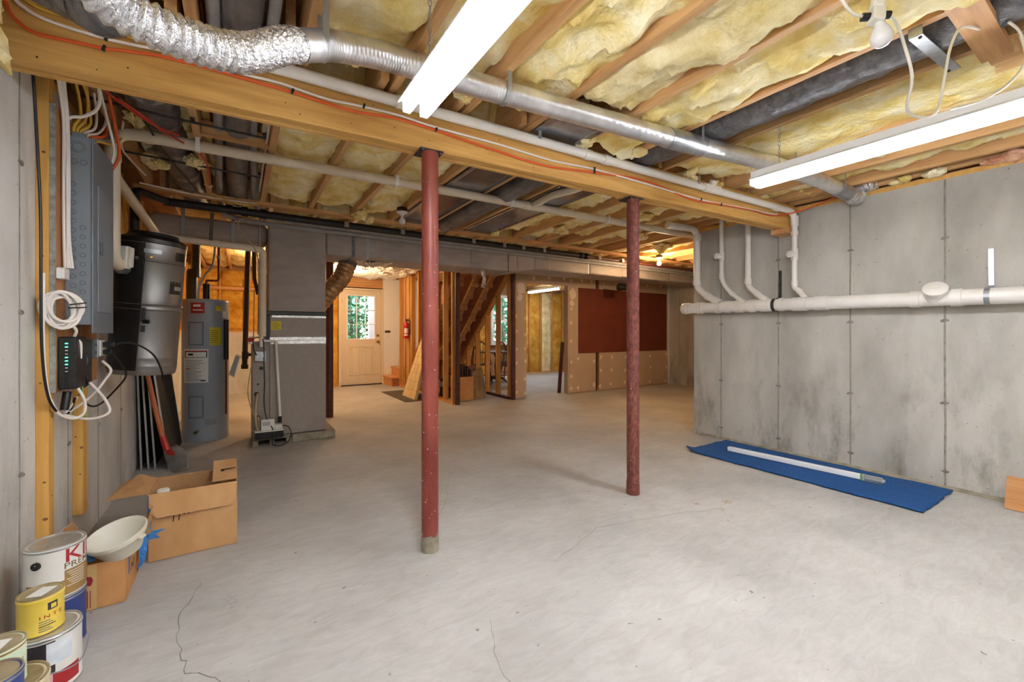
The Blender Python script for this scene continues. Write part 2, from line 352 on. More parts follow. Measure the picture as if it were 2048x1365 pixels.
# stem walls and framed walls at the back and left rear
wst = wall('wall_left_stem', mL, -.935, -.735, 3.42, 9.7, 0, 1.17)
wall('wall_left_upper', m_sub, -.935, -.83, 3.42, 9.9, 1.17, 2.61)
wb = struct(MB().box(-.935,1.86,9.79,9.9,0,2.61).box(2.70,5.58,9.79,9.9,0,2.61).box(6.52,8.42,9.79,9.9,0,2.61).box(1.86,2.70,9.79,9.9,2.12,2.61).box(5.58,6.52,9.79,9.9,0,.83).box(5.58,6.52,9.79,9.9,2.16,2.61).build('wall_back', m_sub))
wbs = wall('wall_back_stem', mL, -.735, 1.2, 9.6, 9.79, 0, 1.17)
def stud(parent, x, y, z0, z1, wx=.038, wy=.089, m=None):
    return box('stud', m or m_studw, parent, x-wx/2, x+wx/2, y-wy/2, y+wy/2, z0, z1)
def wbatt(parent, x0, x1, z0, z1, y, mm, seed, amp=.02):       # batt between wall studs, bulging towards -v
    def f(a, b):
        e = min(1, 6*a, 6*(1-a), 12*b, 12*(1-b)); x = x0+(x1-x0)*a; z = z0+(z1-z0)*b
        return (x, y - .035*e**.5 - amp*e*fbm(x*5+seed, z*4, seed), z)
    return MB().grid(f, 10, 36).build('insulation_batt', mm, parent, smooth=True)
xs = [-.70,-.3,.1,.5,.9,1.2]
for i, x in enumerate(xs): stud(wb, x, 9.74, 1.17, 2.2)
for i in range(5): wbatt(wb, xs[i]+.02, xs[i+1]-.02, 1.21, 1.98, 9.75, m_insg, i); wbatt(wb, xs[i]+.02, xs[i+1]-.02, 2.04, 2.36, 9.75, m_insg, i+20)
box('plate', m_woodx, wb, -.73, 1.25, 9.69, 9.79, 1.17, 1.21); box('plate', m_woodx, wb, -.73, 1.25, 9.69, 9.79, 1.98, 2.04)
for i, x in enumerate((1.5,1.66,1.82)): stud(wb, x, 9.74, 0, 2.37)
wbatt(wb, 1.22, 1.48, .04, 2.3, 9.75, m_insg, 31); wbatt(wb, 1.52, 1.64, .04, 2.3, 9.75, m_insg, 32); wbatt(wb, 1.68, 1.80, .04, 2.3, 9.75, m_insg, 33)
box('plate', m_woodx, wb, 1.22, 1.84, 9.69, 9.79, 0, .04)
for k, z in enumerate((2.14, 2.26)): box('header_plank', m_woodx, wb, 1.6, 2.74, 9.66, 9.79, z, z+.116)
# white drywall behind the stair foot
dw = box('drywall_sheet', m_dryw, wb, 2.74, 4.1, 9.67, 9.79, 0, 2.42)
sw = box('light_switch', m_white, wb, 2.80, 2.91, 9.66, 9.67, 1.02, 1.12, bevel=.002); MB().box(2.83,2.84,9.652,9.66,1.05,1.09).box(2.87,2.88,9.652,9.66,1.05,1.09).build('toggle', m_cream, sw)
box('thermostat', m_plate, wb, 2.79, 2.91, 9.655, 9.67, 1.16, 1.21, bevel=.003)
# left rear framed wall
for i, y in enumerate((3.5,3.9,4.3,4.7,5.1,5.5,5.9,6.3,6.7,7.1,7.5,7.9,8.3,8.7,9.1,9.5)):
    box('stud', m_studw, wst, -.83, -.741, y-.019, y+.019, 1.21, 2.37)
    y1 = y+.362
    def f(a, b, y=y):
        e = min(1, 6*a, 6*(1-a), 12*b, 12*(1-b)); yy = y+.019+.362*a; z = 1.21+1.15*b
        return (-.80 + .035*e**.5 + .02*e*fbm(yy*5, z*4), yy, z)
    if y < 9.3: MB().grid(f, 8, 24).build('insulation_batt', m_insg, wst, smooth=True)
box('plate', m_studw, wst, -.83, -.741, 3.43, 9.69, 1.17, 1.21)
# room beyond the doorway: insulated stud wall and window
xs = [6.56,6.84,7.24,7.64,8.04]
for i, x in enumerate(xs): stud(wb, x, 9.74, .04, 2.37)
for i in range(4): wbatt(wb, xs[i]+.02, xs[i+1]-.02, .05, 2.3, 9.75, (m_insg, m_insg, m_insp, m_insg)[i], 50+i, .03)
for x in (4.3,4.7,5.1,5.5): stud(wb, x, 9.74, .04, 2.37)
for i, x in enumerate((4.3,4.7,5.1)): wbatt(wb, x+.02, x+.38, .05, 2.3, 9.75, m_insg, 60+i)
box('plate', m_woodx, wb, 4.1, 5.56, 9.69, 9.79, 0, .05); box('plate', m_woodx, wb, 6.54, 8.2, 9.69, 9.79, 0, .05)
# exterior door: structure with panels, glazed light, hinges and hardware
d1 = struct(MB().box(1.80,1.86,9.66,9.79,0,2.16).box(2.70,2.76,9.66,9.79,0,2.16).box(1.86,2.70,9.66,9.79,2.10,2.16).build('door_1', m_door))
m = MB(); x0,x1,y0,y1 = 1.865,2.695,9.70,9.745; gx0,gx1,gz0,gz1 = 1.99,2.56,1.03,1.97
m.box(x0,x1,y0,y1,.02,gz0).box(x0,x1,y0,y1,gz1,2.095).box(x0,gx0,y0,y1,gz0,gz1).box(gx1,x1,y0,y1,gz0,gz1)
slab = m.build('door_slab', m_door, d1)
for px in (2.02,2.32):                        # two raised panels
    m = MB(); a0,a1,b0,b1 = px,px+.24,.22,.86
    m.box(a0,a1,9.692,9.70,b0,b0+.03).box(a0,a1,9.692,9.70,b1-.03,b1).box(a0,a0+.03,9.692,9.70,b0,b1).box(a1-.03,a1,9.692,9.70,b0,b1).box(a0+.06,a1-.06,9.69,9.70,b0+.06,b1-.06)
    m.build('raised_panel', m_door, slab, bevel=.004)
MB().box(gx0-.03,gx1+.03,9.688,9.70,gz0-.03,gz0).box(gx0-.03,gx1+.03,9.688,9.70,gz1,gz1+.03).box(gx0-.03,gx0,9.688,9.70,gz0,gz1).box(gx1,gx1+.03,9.688,9.70,gz0,gz1).build('glazing_frame', m_dryw, slab)
for i in (1,2): box('muntin', m_dryw, slab, gx0+(gx1-gx0)*i/3-.007, gx0+(gx1-gx0)*i/3+.007, 9.69, 9.74, gz0, gz1)
for i in (1,2): box('muntin', m_dryw, slab, gx0, gx1, 9.691, 9.739, gz0+(gz1-gz0)*i/3-.007, gz0+(gz1-gz0)*i/3+.007)
for i in range(3):
    for j in range(3):
        w = (gx1-gx0)/3; h = (gz1-gz0)/3
        box('pane', m_glass, slab, gx0+w*i+.006, gx0+w*(i+1)-.006, 9.718, 9.722, gz0+h*j+.006, gz0+h*(j+1)-.006)
m_brass = mat('brass', (190,150,70), rough=.25, metal=.9)
MB().lathe((2.63,9.70,.96), [(.032,0),(.032,.008),(.014,.012),(.014,.04),(.03,.055),(.03,.075),(.012,.085)], 16, (0,-1,0)).build('door_knob', m_brass, slab, smooth=True)
MB().lathe((2.63,9.70,1.10), [(.03,0),(.028,.014),(.01,.02)], 16, (0,-1,0)).build('deadbolt', m_brass, slab, smooth=True)
for z in (.3,1.1,1.85): box('hinge', m_steel, d1, 1.855, 1.872, 9.69, 9.70, z-.05, z+.05)
box('threshold', m_plate, d1, 1.84, 2.72, 9.63, 9.76, 0, .022)
# window in the room beyond
w1 = struct(MB().box(5.58,5.66,9.68,9.8,.83,2.16).box(6.44,6.52,9.68,9.8,.83,2.16).box(5.66,6.44,9.68,9.8,.83,.90).box(5.66,6.44,9.68,9.8,2.09,2.16).build('window_1', m_dryw))
MB().box(5.66,6.44,9.72,9.75,1.44,1.50).build('meeting_rail', m_dryw, w1)
for x in (5.92,6.18): box('muntin', m_dryw, w1, x-.008, x+.008, 9.73, 9.745, .9, 2.09)
for z0, z1 in ((.9,1.44),(1.5,2.09)):
    for x0 in (5.66,5.92,6.18): box('pane', m_glass, w1, x0+.008, x0+.252, 9.735, 9.739, z0, z1)
# ---- drywall partition, doorway, pegboard wall
pt = struct(box('wall_partition', m_studw, None, 5.284, 8.2, 6.215, 6.30, 0, .04))
def sheet(x0, x1, z0, z1): return box('drywall_sheet', m_dry, pt, x0, x1, 6.19, 6.203, z0, z1)
sheet(4.05,4.285,.015,2.37); sheet(4.29,5.28,2.06,2.37); sheet(5.284,5.965,.015,1.22); sheet(5.284,5.965,1.223,2.37); sheet(6.06,8.19,.015,1.22); sheet(6.06,8.19,1.223,2.37)
for x in (4.07,4.27,5.30,5.34,5.7,6.09,6.5,6.9,7.3,7.7,8.1): stud(pt, x, 6.252, .04, 2.37, .038, .089)
box('stud', m_dry, pt, 5.245, 5.282, 6.19, 6.30, 0, 2.06)
MB().cyl((6.012,6.25,0),(6.012,6.25,2.37),.04,16).build('steel_post', m_dcol, pt, smooth=True)
box('header', m_studw, pt, 4.29, 5.28, 6.21, 6.30, 2.06, 2.2)
def mudspot(x, z, r): 
    n = 9; P = [(x+r*random.uniform(.7,1.15)*math.cos(2*math.pi*k/n), 6.19, z+1.25*r*random.uniform(.7,1.15)*math.sin(2*math.pi*k/n)) for k in range(n)]
    return MB().prism(P, (0,-.0015,0)).build('compound_dab', m_mud, pt)
for x in (4.075,4.265):
    for z in (.12,.35,.62,.9,1.15,1.42,2.27): mudspot(x+random.uniform(-.01,.01), z+random.uniform(-.05,.05), .028)
mudspot(4.17,1.95,.1); mudspot(4.15,1.78,.06)
for z in (.1,.33,.6,1.0,1.35,1.62,2.15): mudspot(5.33, z, .03)
mudspot(5.36,1.9,.085); mudspot(5.35,1.72,.06); mudspot(5.5,.66,.035); mudspot(5.5,.1,.035); mudspot(5.92,.6,.03); mudspot(5.92,.13,.04)
for x in (6.1,6.4,6.8,7.2,7.6,8.13):
    for z in (.1,.4,.68): mudspot(x+random.uniform(-.02,.02), z+random.uniform(-.03,.03), .034)
for x in (4.45,4.8,5.15,5.6,5.85,6.2,6.55,7.0,7.5,7.95): mudspot(x, 2.17+random.uniform(-.03,.03), .035)
# pegboard material: real regular holes are too small to pick apart, so a brick-free dot grid
mpg = m_peg; n = mpg.node_tree.nodes; l = mpg.node_tree.links; b = n['Principled BSDF']; src = b.inputs['Base Color'].links[0].from_socket
tc = n.new('ShaderNodeTexCoord'); vm = n.new('ShaderNodeVectorMath'); vm.operation = 'SCALE'; vm.inputs[3].default_value = 36; l.new(tc.outputs['Object'], vm.inputs[0])
fr = n.new('ShaderNodeVectorMath'); fr.operation = 'FRACTION'; l.new(vm.outputs[0], fr.inputs[0])
su = n.new('ShaderNodeVectorMath'); su.operation = 'SUBTRACT'; su.inputs[1].default_value = (.5,.5,.5); l.new(fr.outputs[0], su.inputs[0])
mk = n.new('ShaderNodeVectorMath'); mk.operation = 'MULTIPLY'; mk.inputs[1].default_value = (1,0,1); l.new(su.outputs[0], mk.inputs[0])
ln = n.new('ShaderNodeVectorMath'); ln.operation = 'LENGTH'; l.new(mk.outputs[0], ln.inputs[0])
ct = n.new('ShaderNodeMath'); ct.operation = 'LESS_THAN'; ct.inputs[1].default_value = .2; l.new(ln.outputs['Value'], ct.inputs[0])
mx = n.new('ShaderNodeMixRGB'); mx.inputs[2].default_value = lin((40,16,10)); l.new(ct.outputs[0], mx.inputs[0]); l.new(src, mx.inputs[1]); l.new(mx.outputs[0], b.inputs['Base Color'])
pb = thing('pegboard', 'large brown hole-punched pegboard fixed to the drywall partition', 'pegboard', (5.5,6.18,.76))
box('board', mpg, pb, 5.505, 6.725, 6.178, 6.19, .765, 2.03); box('board', mpg, pb, 6.729, 8.14, 6.178, 6.19, .765, 2.03)
# ---- ceiling: subfloor, joists, insulation
ce = struct(box('ceiling', m_sub, None, -.95, 8.5, -2.9, 9.9, 2.612, 2.64))
JF = [-.555,-.155,.245,.645,1.045,1.445,1.85,2.25,2.65,3.05,3.45,3.85,4.25]
JR = [round(x-.06,3) for x in JF]
JB = [round(-.555+.4*i,3) for i in range(23)]
def joist(x, y0, y1): return box('joist', m_joist, ce, x-.019, x+.019, y0, y1, ZJ, 2.612)
for x in JF:
    if x != 3.05: joist(x, -2.6, 2.27)
for x in JR: joist(x, 2.02, 4.62)
for x in JB: joist(x+.02, 4.55, 9.79) if x < 4.3 else joist(x+.02, 3.0, 9.79)
for x in (5.6,6.4,7.2): pass
struct(box('trim_1', m_stud, None, 4.45, 4.60, -2.6, 2.98, 2.32, 2.358))         # sill plates on the walls
struct(box('trim_2', m_stud, None, -.88, -.735, -2.6, 3.42, 2.32, 2.358))
struct(box('trim_3', m_joist, None, 4.41, 4.448, -2.6, 2.9, 2.375, 2.612))       # doubled joist over the right wall
struct(box('trim_4', m_woodx, None, 4.66, 8.22, 2.82, 2.96, 2.32, 2.375))
struct(MB().box(4.60,4.65,-2.8,3.0,2.32,2.612).box(4.65,8.42,2.80,2.82,2.32,2.612).box(8.38,8.42,2.8,9.9,2.32,2.612).box(-.935,-.885,-2.8,3.43,2.32,2.612).build('trim_5', m_joist))
# flat strapping under the joist laps
strap = thing('strapping_board', 'long flat wooden strapping board under the joists above the black pipe', 'board', (-.6,4.55,2.345))
box('plank', m_woodx, strap, -.72, 3.6, 4.52, 4.61, 2.345, 2.374); box('plank', m_woodx, strap, 3.604, 8.1, 4.52, 4.61, 2.345, 2.374)
def batt(x0, x1, y0, y1, zb, amp, mm, seed, nu=20, nv=150, droop=0, sc=6):
    def f(a, b):
        x = x0+(x1-x0)*a; y = y0+(y1-y0)*b
        ea = min(1, 5*a+.0, 5*(1-a)); eb = min(1, b*(y1-y0)/.06, (1-b)*(y1-y0)/.06)
        n1 = fbm(x*sc+seed, y*sc*.7, seed*1.7, 5); n2 = fbm(x*2.2+seed*3, y*1.5, seed, 2)
        rid = abs(fbm(x*sc*.9+y*2.2, y*sc*.6-x, seed+9, 2))
        n3 = fbm(x*16+seed, y*10+2*x, seed+4, 4)
        z = zb - amp*(n1*.8 + n2*1.1 - rid*1.15 + n3*.14) - droop*math.sin(math.pi*a)
        z = z + (2.60-z)*(1-eb)
        z = z + .030*(1-ea)*(1+1.2*n2)
        y += .07*(abs(b-.5)*2)**6*fbm(x*9, seed, 4) 
        return (x, y, min(z, 2.61))
    return MB().grid(f, nu, nv).build('insulation_batt', mm, ce, smooth=True)
w = .021
def bays(J, y0, y1, spec):
    for i, s in spec.items():
        a, b, zb, amp, mm, seed = s; x0, x1 = J[i]-.004, J[i+1]+.004
        batt(x0, x1, a if a is not None else y0, b if b is not None else y1, zb, amp, mm, seed)
bays(JF, -2.55, 2.12, {0:(None,None,2.45,.04,m_ins,1), 2:(None,None,2.41,.045,m_ins,3), 3:(None,2.0,2.405,.05,m_ins,4), 4:(None,1.98,2.385,.06,m_ins,5),
    5:(None,1.70,2.375,.065,m_insp,6), 6:(None,2.05,2.375,.06,m_ins,7), 10:(None,None,2.42,.04,m_ins,11), 11:(None,None,2.42,.05,m_ins,12)})
batt(2.67, 3.43, -2.5, 2.06, 2.415, .035, m_ins, 9, 20); batt(.08, .222, -1.5, 1.75, 2.47, .03, m_ins, 21); batt(1.47, 1.83, 1.95, 2.12, 2.42, .04, m_ins, 23)
bays(JR, 2.3, 4.5, {2:(None,None,2.41,.035,m_ins,31), 3:(None,None,2.41,.035,m_ins,32), 4:(None,4.45,2.415,.04,m_ins,33), 
    8:(2.5,4.4,2.42,.06,m_ins,36), 9:(None,None,2.41,.06,m_ins,37), 10:(None,4.2,2.42,.06,m_ins,38), 11:(None,None,2.41,.06,m_ins,39)})
for x0, x1, y0, y1, zb in ((-.59,-.52,2.4,2.9,2.46),(-.34,-.23,2.5,4.3,2.46),(-.2,-.13,2.4,4.4,2.47),(.11,.17,2.4,4.4,2.48),(-.58,-.5,3.4,4.2,2.47)): batt(x0, x1, y0, y1, zb, .04, m_ins, x0*31+y0, 8, 50, sc=9)
for i in range(22):
    x0, x1 = JB[i]+.02+w, JB[i+1]+.02-w
    if x1 > 8.2: break
    y0 = 4.68 if x0 < 4.3 else 3.1
    batt(x0, x1, y0, 9.7, 2.41, .045, m_ins, 70+i, 8, 70)
# torn tufts hanging down between the joists
def tuft(x, y, z, s, mm=None, sz=.62):
    m = MB(); n = 18; r = 10; vs = []; sd = random.random()*50
    m.sphere((x,y,z), s, 36, (1,1.25,sz))
    m.v = [p + (p-Vector((x,y,z)))*(.9*fbm(p.x*16+sd, p.y*16, p.z*16, 5)) + Vector((.02*fbm(p.y*12,sd),.02*fbm(p.x*12,sd),.02)) for p in m.v]
    return m.build('insulation_tuft', mm or m_ins, ce, smooth=True)
for x, y, z, s in ((1.02,2.0,2.40,.05),(1.85,2.02,2.37,.06),(2.2,1.95,2.36,.06),(2.9,2.0,2.36,.06),(3.3,2.02,2.36,.05),(3.9,2.0,2.38,.06),(4.28,1.75,2.4,.05),
    (-.25,3.75,2.36,.06),(-.5,3.3,2.40,.06),(-.47,3.95,2.38,.07),(-.2,4.3,2.36,.03),(1.02,4.42,2.33,.06),(1.14,4.5,2.32,.05),(2.35,3.2,2.37,.07),(2.6,4.4,2.35,.06),(2.2,2.6,2.38,.06),(2.75,3.3,2.36,.06),(3.2,3.9,2.36,.07),(3.6,3.0,2.37,.06),(4.2,3.6,2.36,.09),
    (5.0,3.9,2.35,.09),(5.6,3.5,2.38,.09),(6.1,3.9,2.38,.07),(1.55,4.95,2.3,.05),(1.68,5.0,2.31,.05),(3.9,4.95,2.32,.05),(4.35,4.97,2.32,.05),(4.9,4.98,2.33,.06),(5.5,5.0,2.33,.05)): tuft(x,y,z,s)
tuft(-.69,1.98,2.13,.065,None,2.4)
for x, y in ((4.43,1.15),(4.42,.95),(4.43,2.3),(4.42,2.55)): tuft(x, y, 2.36, .045)
for i in range(13):                                            # pink fibreglass squeezed along the sill
    y = -.75+.12*i+random.uniform(-.03,.03)
    if i in (6,7): continue
    tuft(4.432, y, 2.345+random.uniform(-.012,.012), random.uniform(.03,.05), m_pink, .6)
# blocking and cross brace
box('blocking', m_woodx, ce, JR[1]+w, JR[2]-w, 3.18, 3.22, 2.375, 2.46)
box('brace', m_woodx, ce, 1.86, 2.73, .355, .448, 2.345, 2.374)
box('brace', m_joist, ce, 2.672, 3.028, .355, .448, 2.40, 2.49)
# metal joist pans
for n, (x0,x1,y0,y1) in enumerate(((1.465,1.83,1.72,2.16),(1.41,1.765,2.5,4.5),(2.21,2.57,2.5,4.5))):
    def f(a, b): 
        return (x0+(x1-x0)*a, y0+(y1-y0)*b, 2.366+.004*fbm(a*3+n, b*6, n))
    MB().grid(f, 6, 20).build('joist_pan', m_pan, ce, smooth=True, solid=.002)
# ---- main beam: three plies, running wall to wall a little out of square
BA, BB = 2.235, -.055
def beam_pt(u, off, z): return (u, BA+BB*u+off, z)
bm_ = thing('support_beam', 'long three-ply wooden support beam crossing under the joists', 'beam', (-.73,2.27,2.14))
for k, off in enumerate((-.057,-.019,.019)):
    m = MB(); z0, z1 = 2.14+(.0,.004,.001)[k], 2.374
    m.add([beam_pt(-.735,off+.0016,z0),beam_pt(4.44,off+.0016,z0),beam_pt(4.44,off+.0364,z0),beam_pt(-.735,off+.0364,z0),beam_pt(-.735,off+.0016,z1),beam_pt(4.44,off+.0016,z1),beam_pt(4.44,off+.0364,z1),beam_pt(-.735,off+.0364,z1)], [(0,3,2,1),(4,5,6,7),(0,1,5,4),(1,2,6,5),(2,3,7,6),(3,0,4,7)])
    m.build('beam_ply', m_beam, bm_, bevel=.004)
m = MB()
for u in [-.7+.2*i for i in range(26)]:
    for z in (2.19, 2.31):
        p = beam_pt(u+random.uniform(-.09,.09), -.0565, z+random.uniform(-.03,.03))
        if random.random() < .65: m.sphere(p, random.uniform(.0022,.0038), 6, (1,.4,1))
m.build('nail_heads', m_ink, bm_)['kind'] = 'stuff'
bp = thing('beam_packer', 'short wooden packing block under the beam end on the right wall', 'block', (4.36,2.0,2.08))
box('block', m_woodx, bp, 4.26, 4.449, 1.92, 2.06, 2.095, 2.139)
# ---- steel columns
def column(name, label, u, v, zt, mm, rust, r=.0445, plate=True, group=None):
    t = thing(name, label, 'column', (u, v, 0), group)
    MB().cyl((u,v,.0),(u,v,zt),r,28).build('shaft', mm, t, smooth=True)
    if plate:
        a = math.atan(BB); q = MB(); q.obox((u, v+.018, zt+.004), (.128,.12,.008), (0,0,a)); q.build('top_plate', m_plate, t, bevel=.0015)
        for s in (-1,1): MB().sphere((u+.05*s, v-.03, zt), .007, 8, (1,1,.5)).build('bolt', m_steel, t)
        m = MB(); m.lathe((u,v,0), [(r+.002,0),(r+.004,.012),(r+.0025,.03),(r+.002,.055),(r+.0006,.085)], 28)
        m.v = [p + Vector((p.x-u,p.y-v,0))*(.05*fbm(p.x*60,p.y*60,p.z*40)) + Vector((0,0,.02*fbm(p.x*40,p.y*40) if p.z > .05 else 0)) for p in m.v]
        m.build('mortar_collar', m_padc if rust == 0 else m_colrust, t, smooth=True)
        m = MB()                                             # dried splashes
        for k in range(90):
            ang = random.uniform(0, 2*math.pi); z = .08+random.random()**2.2*1.9
            m.sphere((u+r*math.cos(ang), v+r*math.sin(ang), z), random.uniform(.0012,.0034), 5, (1,1,1.4))
        m.build('mortar_specks', m_mud, t)['kind'] = 'stuff'
    return t
column('steel_column', 'red painted steel column nearest the camera, under the middle of the beam', .863, 2.155, 2.132, m_col, 0)
column('steel_column', 'rust-mottled red steel column nearer the right concrete wall', 2.404, 2.112, 2.132, m_colrust, 1)
column('steel_column', 'dark maroon steel column behind the furnace', 1.047, 6.27, 2.37, m_dcol, 0, .05, False)
column('steel_column', 'dark maroon steel column at the left foot of the stair stud wall', 2.964, 6.23, 2.37, m_dcol, 0, .042, False)
column('steel_column', 'dark maroon steel column beside the narrow drywall strip', 3.995, 6.17, 2.37, m_dcol, 0, .042, False)
# ================================================================ LAMPS
def chain(parent, x, y, z0, z1):
    m = MB(); k = int((z1-z0)/.022)
    for i in range(k):
        z = z0+(z1-z0)*(i+.5)/k; a = i%2*math.pi/2
        P = [(x+.006*math.cos(t)*math.cos(a), y+.006*math.cos(t)*math.sin(a), z+.014*math.sin(t)) for t in [2*math.pi*j/8 for j in range(9)]]
        m.tube(P, .0014, 5, False)
    return m.build('hanging_chain', m_steel, parent)
def shop_light(u, v0, v1, z, label, half=.068, ztop=None, yaw=0):
    t = thing('fluorescent_light', label, 'light', (u, v0, z), None)
    R = lambda x, y: (u+(x)*math.cos(yaw)-(y-v0)*math.sin(yaw), v0+(y-v0)*math.cos(yaw)+x*math.sin(yaw))
    def P(x, y, zz): a, b = R(x, y); return (a, b, zz)
    prof = [(-half,z+.030),(-half+.002,z+.027),(-half*.55,z+.042),(-.018,z+.045),(.018,z+.045),(half*.55,z+.042),(half-.002,z+.027),(half,z+.030),(half*.5,z+.048),(.03,z+.052),(.03,z+.085),(-.03,z+.085),(-.03,z+.052),(-half*.5,z+.048)]
    m = MB(); n = len(prof); vs = [P(x,y,zz) for y in (v0,v1) for x,zz in prof]
    m.add(vs, [(i,(i+1)%n,(i+1)%n+n,i+n) for i in range(n)] + [tuple(range(n)), tuple(range(2*n-1,n-1,-1))]); m.build('reflector', m_refl, t)
    for s in (-1,1):
        a = P(s*half*.5, v0+.02, z+.008); b = P(s*half*.5, v1-.02, z+.008)
        MB().cyl(a, b, .0185, 14).build('tube_lamp', m_emit, t, smooth=True)
        for y in (v0+.008, v1-.008):
            q = P(s*half*.5, y, z+.02); MB().obox(q, (.03,.014,.05), (0,0,yaw)).build('lamp_holder', m_white, t, bevel=.002)
    for y in (v0+.15, v1-.15):
        a = P(0, y, 0); chain(t, a[0], a[1], z+.085, 2.40)
    return t
shop_light(.56, .33, 1.55, 1.995, 'lit twin-tube fluorescent light hanging left of centre, seen end-on')
shop_light(2.66, .16, 1.39, 2.065, 'lit twin-tube fluorescent light hanging near the right wall', .062)
shop_light(.35, -1.5, -.28, 2.1, 'lit twin-tube fluorescent light behind the viewer, left one')
shop_light(2.7, -2.2, -.98, 2.1, 'lit twin-tube fluorescent light behind the viewer, right one')
shop_light(6.4, 7.9, 9.1, 2.20, 'lit fluorescent light in the room beyond the doorway')
def bulb(t, p, axis, lit, r=.032, watts=0):
    MB().lathe(p, [(.0135,0),(.0135,.018),(.016,.024),(r*.82,.040),(r,.058),(r*.9,.076),(r*.5,.087),(.004,.090)], 18, axis).build('bulb', m_bulbw if lit else m_bulb, t, smooth=True)
    if watts:
        L = bpy.data.lights.new('bulb_glow', 'POINT'); L.energy = watts; L.color = (1,.68,.38); L.shadow_soft_size = .04
        o = bpy.data.objects.new('bulb_glow', L); C.objects.link(o); o.parent = t; o.location = Vector(p)+Vector(axis)*.17-origin(t)
def ceiling_bulb(name, label, u, v, lit, watts=0, z=2.372, group=None):
    t = thing(name, label, 'light bulb', (u, v, z), group)
    MB().cyl((u,v,z-.04),(u,v,z),.05,20).build('junction_box', m_black, t, bevel=.002)
    MB().lathe((u,v,z-.075), [(.018,0),(.022,.012),(.03,.016),(.05,.026),(.056,.032),(.056,.036)], 20).build('porcelain_holder', m_porc, t, smooth=True)
    bulb(t, (u,v,z-.072), (0,0,-1), lit, watts=watts); return t
ceiling_bulb('ceiling_bulb', 'unlit bulb in a porcelain holder left of the nearest red column', 1.325, 4.02, False)
ceiling_bulb('ceiling_bulb', 'lit bare bulb glowing above the door area, beside the furnace duct', 1.68, 7.98, True, BULB_W*1.15)
ceiling_bulb('ceiling_bulb', 'lit bare bulb glowing right of the second red column, under torn insulation', 5.5, 4.31, True, BULB_W*.7)
ceiling_bulb('ceiling_bulb', 'lit bare bulb hidden behind the water heater area', .3, 7.6, True, BULB_W*.4)
# temporary string light with two bulbs and its cord
t = thing('string_light', 'white temporary string light with two unlit bulbs hanging at top right', 'light', (1.70, .5, 2.25))
m = MB(); m.obox((1.70,.505,2.175), (.036,.036,.05), (.2,.2,.9)); m.cyl((1.70,.505,2.195),(1.71,.50,2.235),.02,14); m.build('socket', m_cream, t, bevel=.004)
MB().cyl((1.675,.535,2.178),(1.69,.52,2.176),.012,14).build('black_collar', m_black, t); MB().cyl((1.712,.49,2.172),(1.724,.478,2.17),.011,14).build('black_collar', m_black, t)
bulb(t, (1.705,.50,2.165), Vector((.12,-.05,-.8)).normalized(), False, .030); bulb(t, (1.695,.52,2.25), Vector((-.1,-.25,.25)).normalized(), False, .028)
MB().tube(smoothpath([(1.60,.58,2.36),(1.605,.575,2.26),(1.64,.55,2.19),(1.68,.53,2.18)]), .0046, 8).build('cord', m_cream, t, smooth=True)
MB().tube(smoothpath([(1.72,.48,2.17),(1.77,.475,2.16),(1.80,.465,2.10),(1.84,.455,2.0),(1.93,.49,1.935),(2.02,.47,1.925),(2.09,.45,1.96),(2.13,.44,2.08),(2.16,.43,2.2),(2.25,.42,2.30),(2.40,.40,2.34)]), .0046, 8).build('cord', m_cream, t, smooth=True)
MB().tube(smoothpath([(2.44,.33,2.34),(2.50,.31,2.31),(2.53,.30,2.22),(2.52,.33,2.15),(2.50,.40,2.1),(2.52,.5,2.11)]), .0046, 8).build('cord', m_cream, t, smooth=True)
# ================================================================ PIPES ALONG THE RIGHT WALL AND BEAM
t = thing('waste_pipe', 'large white horizontal drain pipe fixed along the right concrete wall', 'pipe', (4.33, 2.9, 1.44))
UW = 4.335
def zz(y): return 1.443 - .0105*(3.04-y)
def seg(y0, y1, r, nm='pipe_run', **k): return MB().cyl((UW,y0,zz(y0)),(UW,y1,zz(y1)),r,26).build(nm, m_pvc, t, smooth=True)
seg(-2.55, 3.02, .0565)
MB().lathe((UW,3.015,zz(3.0)), [(.064,0),(.064,.02),(.058,.045),(.04,.062),(.01,.07)], 26, (0,1,0)).build('end_cap', m_pvc, t, smooth=True)
for a, b in ((2.97,3.01),(2.80,2.88),(2.60,2.66),(2.50,2.56),(2.37,2.44),(2.24,2.30),(2.10,2.19),(1.98,2.02),(1.78,1.90),(1.62,1.72),(1.02,1.08),(.80,.86)): seg(a, b, .0635, 'coupling')
m = MB(); m.cyl((UW,.95,zz(.95)),(UW-.065,.93,zz(.95)+.057),.060,26); m.build('cleanout_neck', m_pvc, t, smooth=True)
cdir = Vector((-.76,-.12,.64)).normalized(); cpt = Vector((UW-.06,.93,zz(.95)+.054))
MB().lathe(cpt, [(.066,0),(.07,.004),(.07,.022),(.062,.028),(.0,.029)], 28, cdir).build('cleanout_cap', m_pvc, t, smooth=True)
MB().obox(cpt+cdir*.03, (.018,.06,.012), (0,-.87,.15)).build('cap_tab', m_pvc, t, bevel=.003)
for y in (.68,2.06):
    m = MB(); P = [(UW+.1,y,zz(y)+.3)]; P = [(4.444,y+.004,zz(y)+.34),(4.44,y+.002,zz(y)+.2),(4.435,y,zz(y)+.08)] + [(UW+.0605*math.cos(a), y, zz(y)+.0605*math.sin(a)) for a in [1.2+.35*i for i in range(13)]]
    for i in range(len(P)-1):
        a, b = P[i], P[i+1]; m.add([(a[0],a[1]-.014,a[2]),(a[0],a[1]+.014,a[2]),(b[0],b[1]+.014,b[2]),(b[0],b[1]-.014,b[2])], [(0,1,2,3)])
    m.build('pipe_strap', m_steel if y < 1 else m_plate, t, solid=.0015)
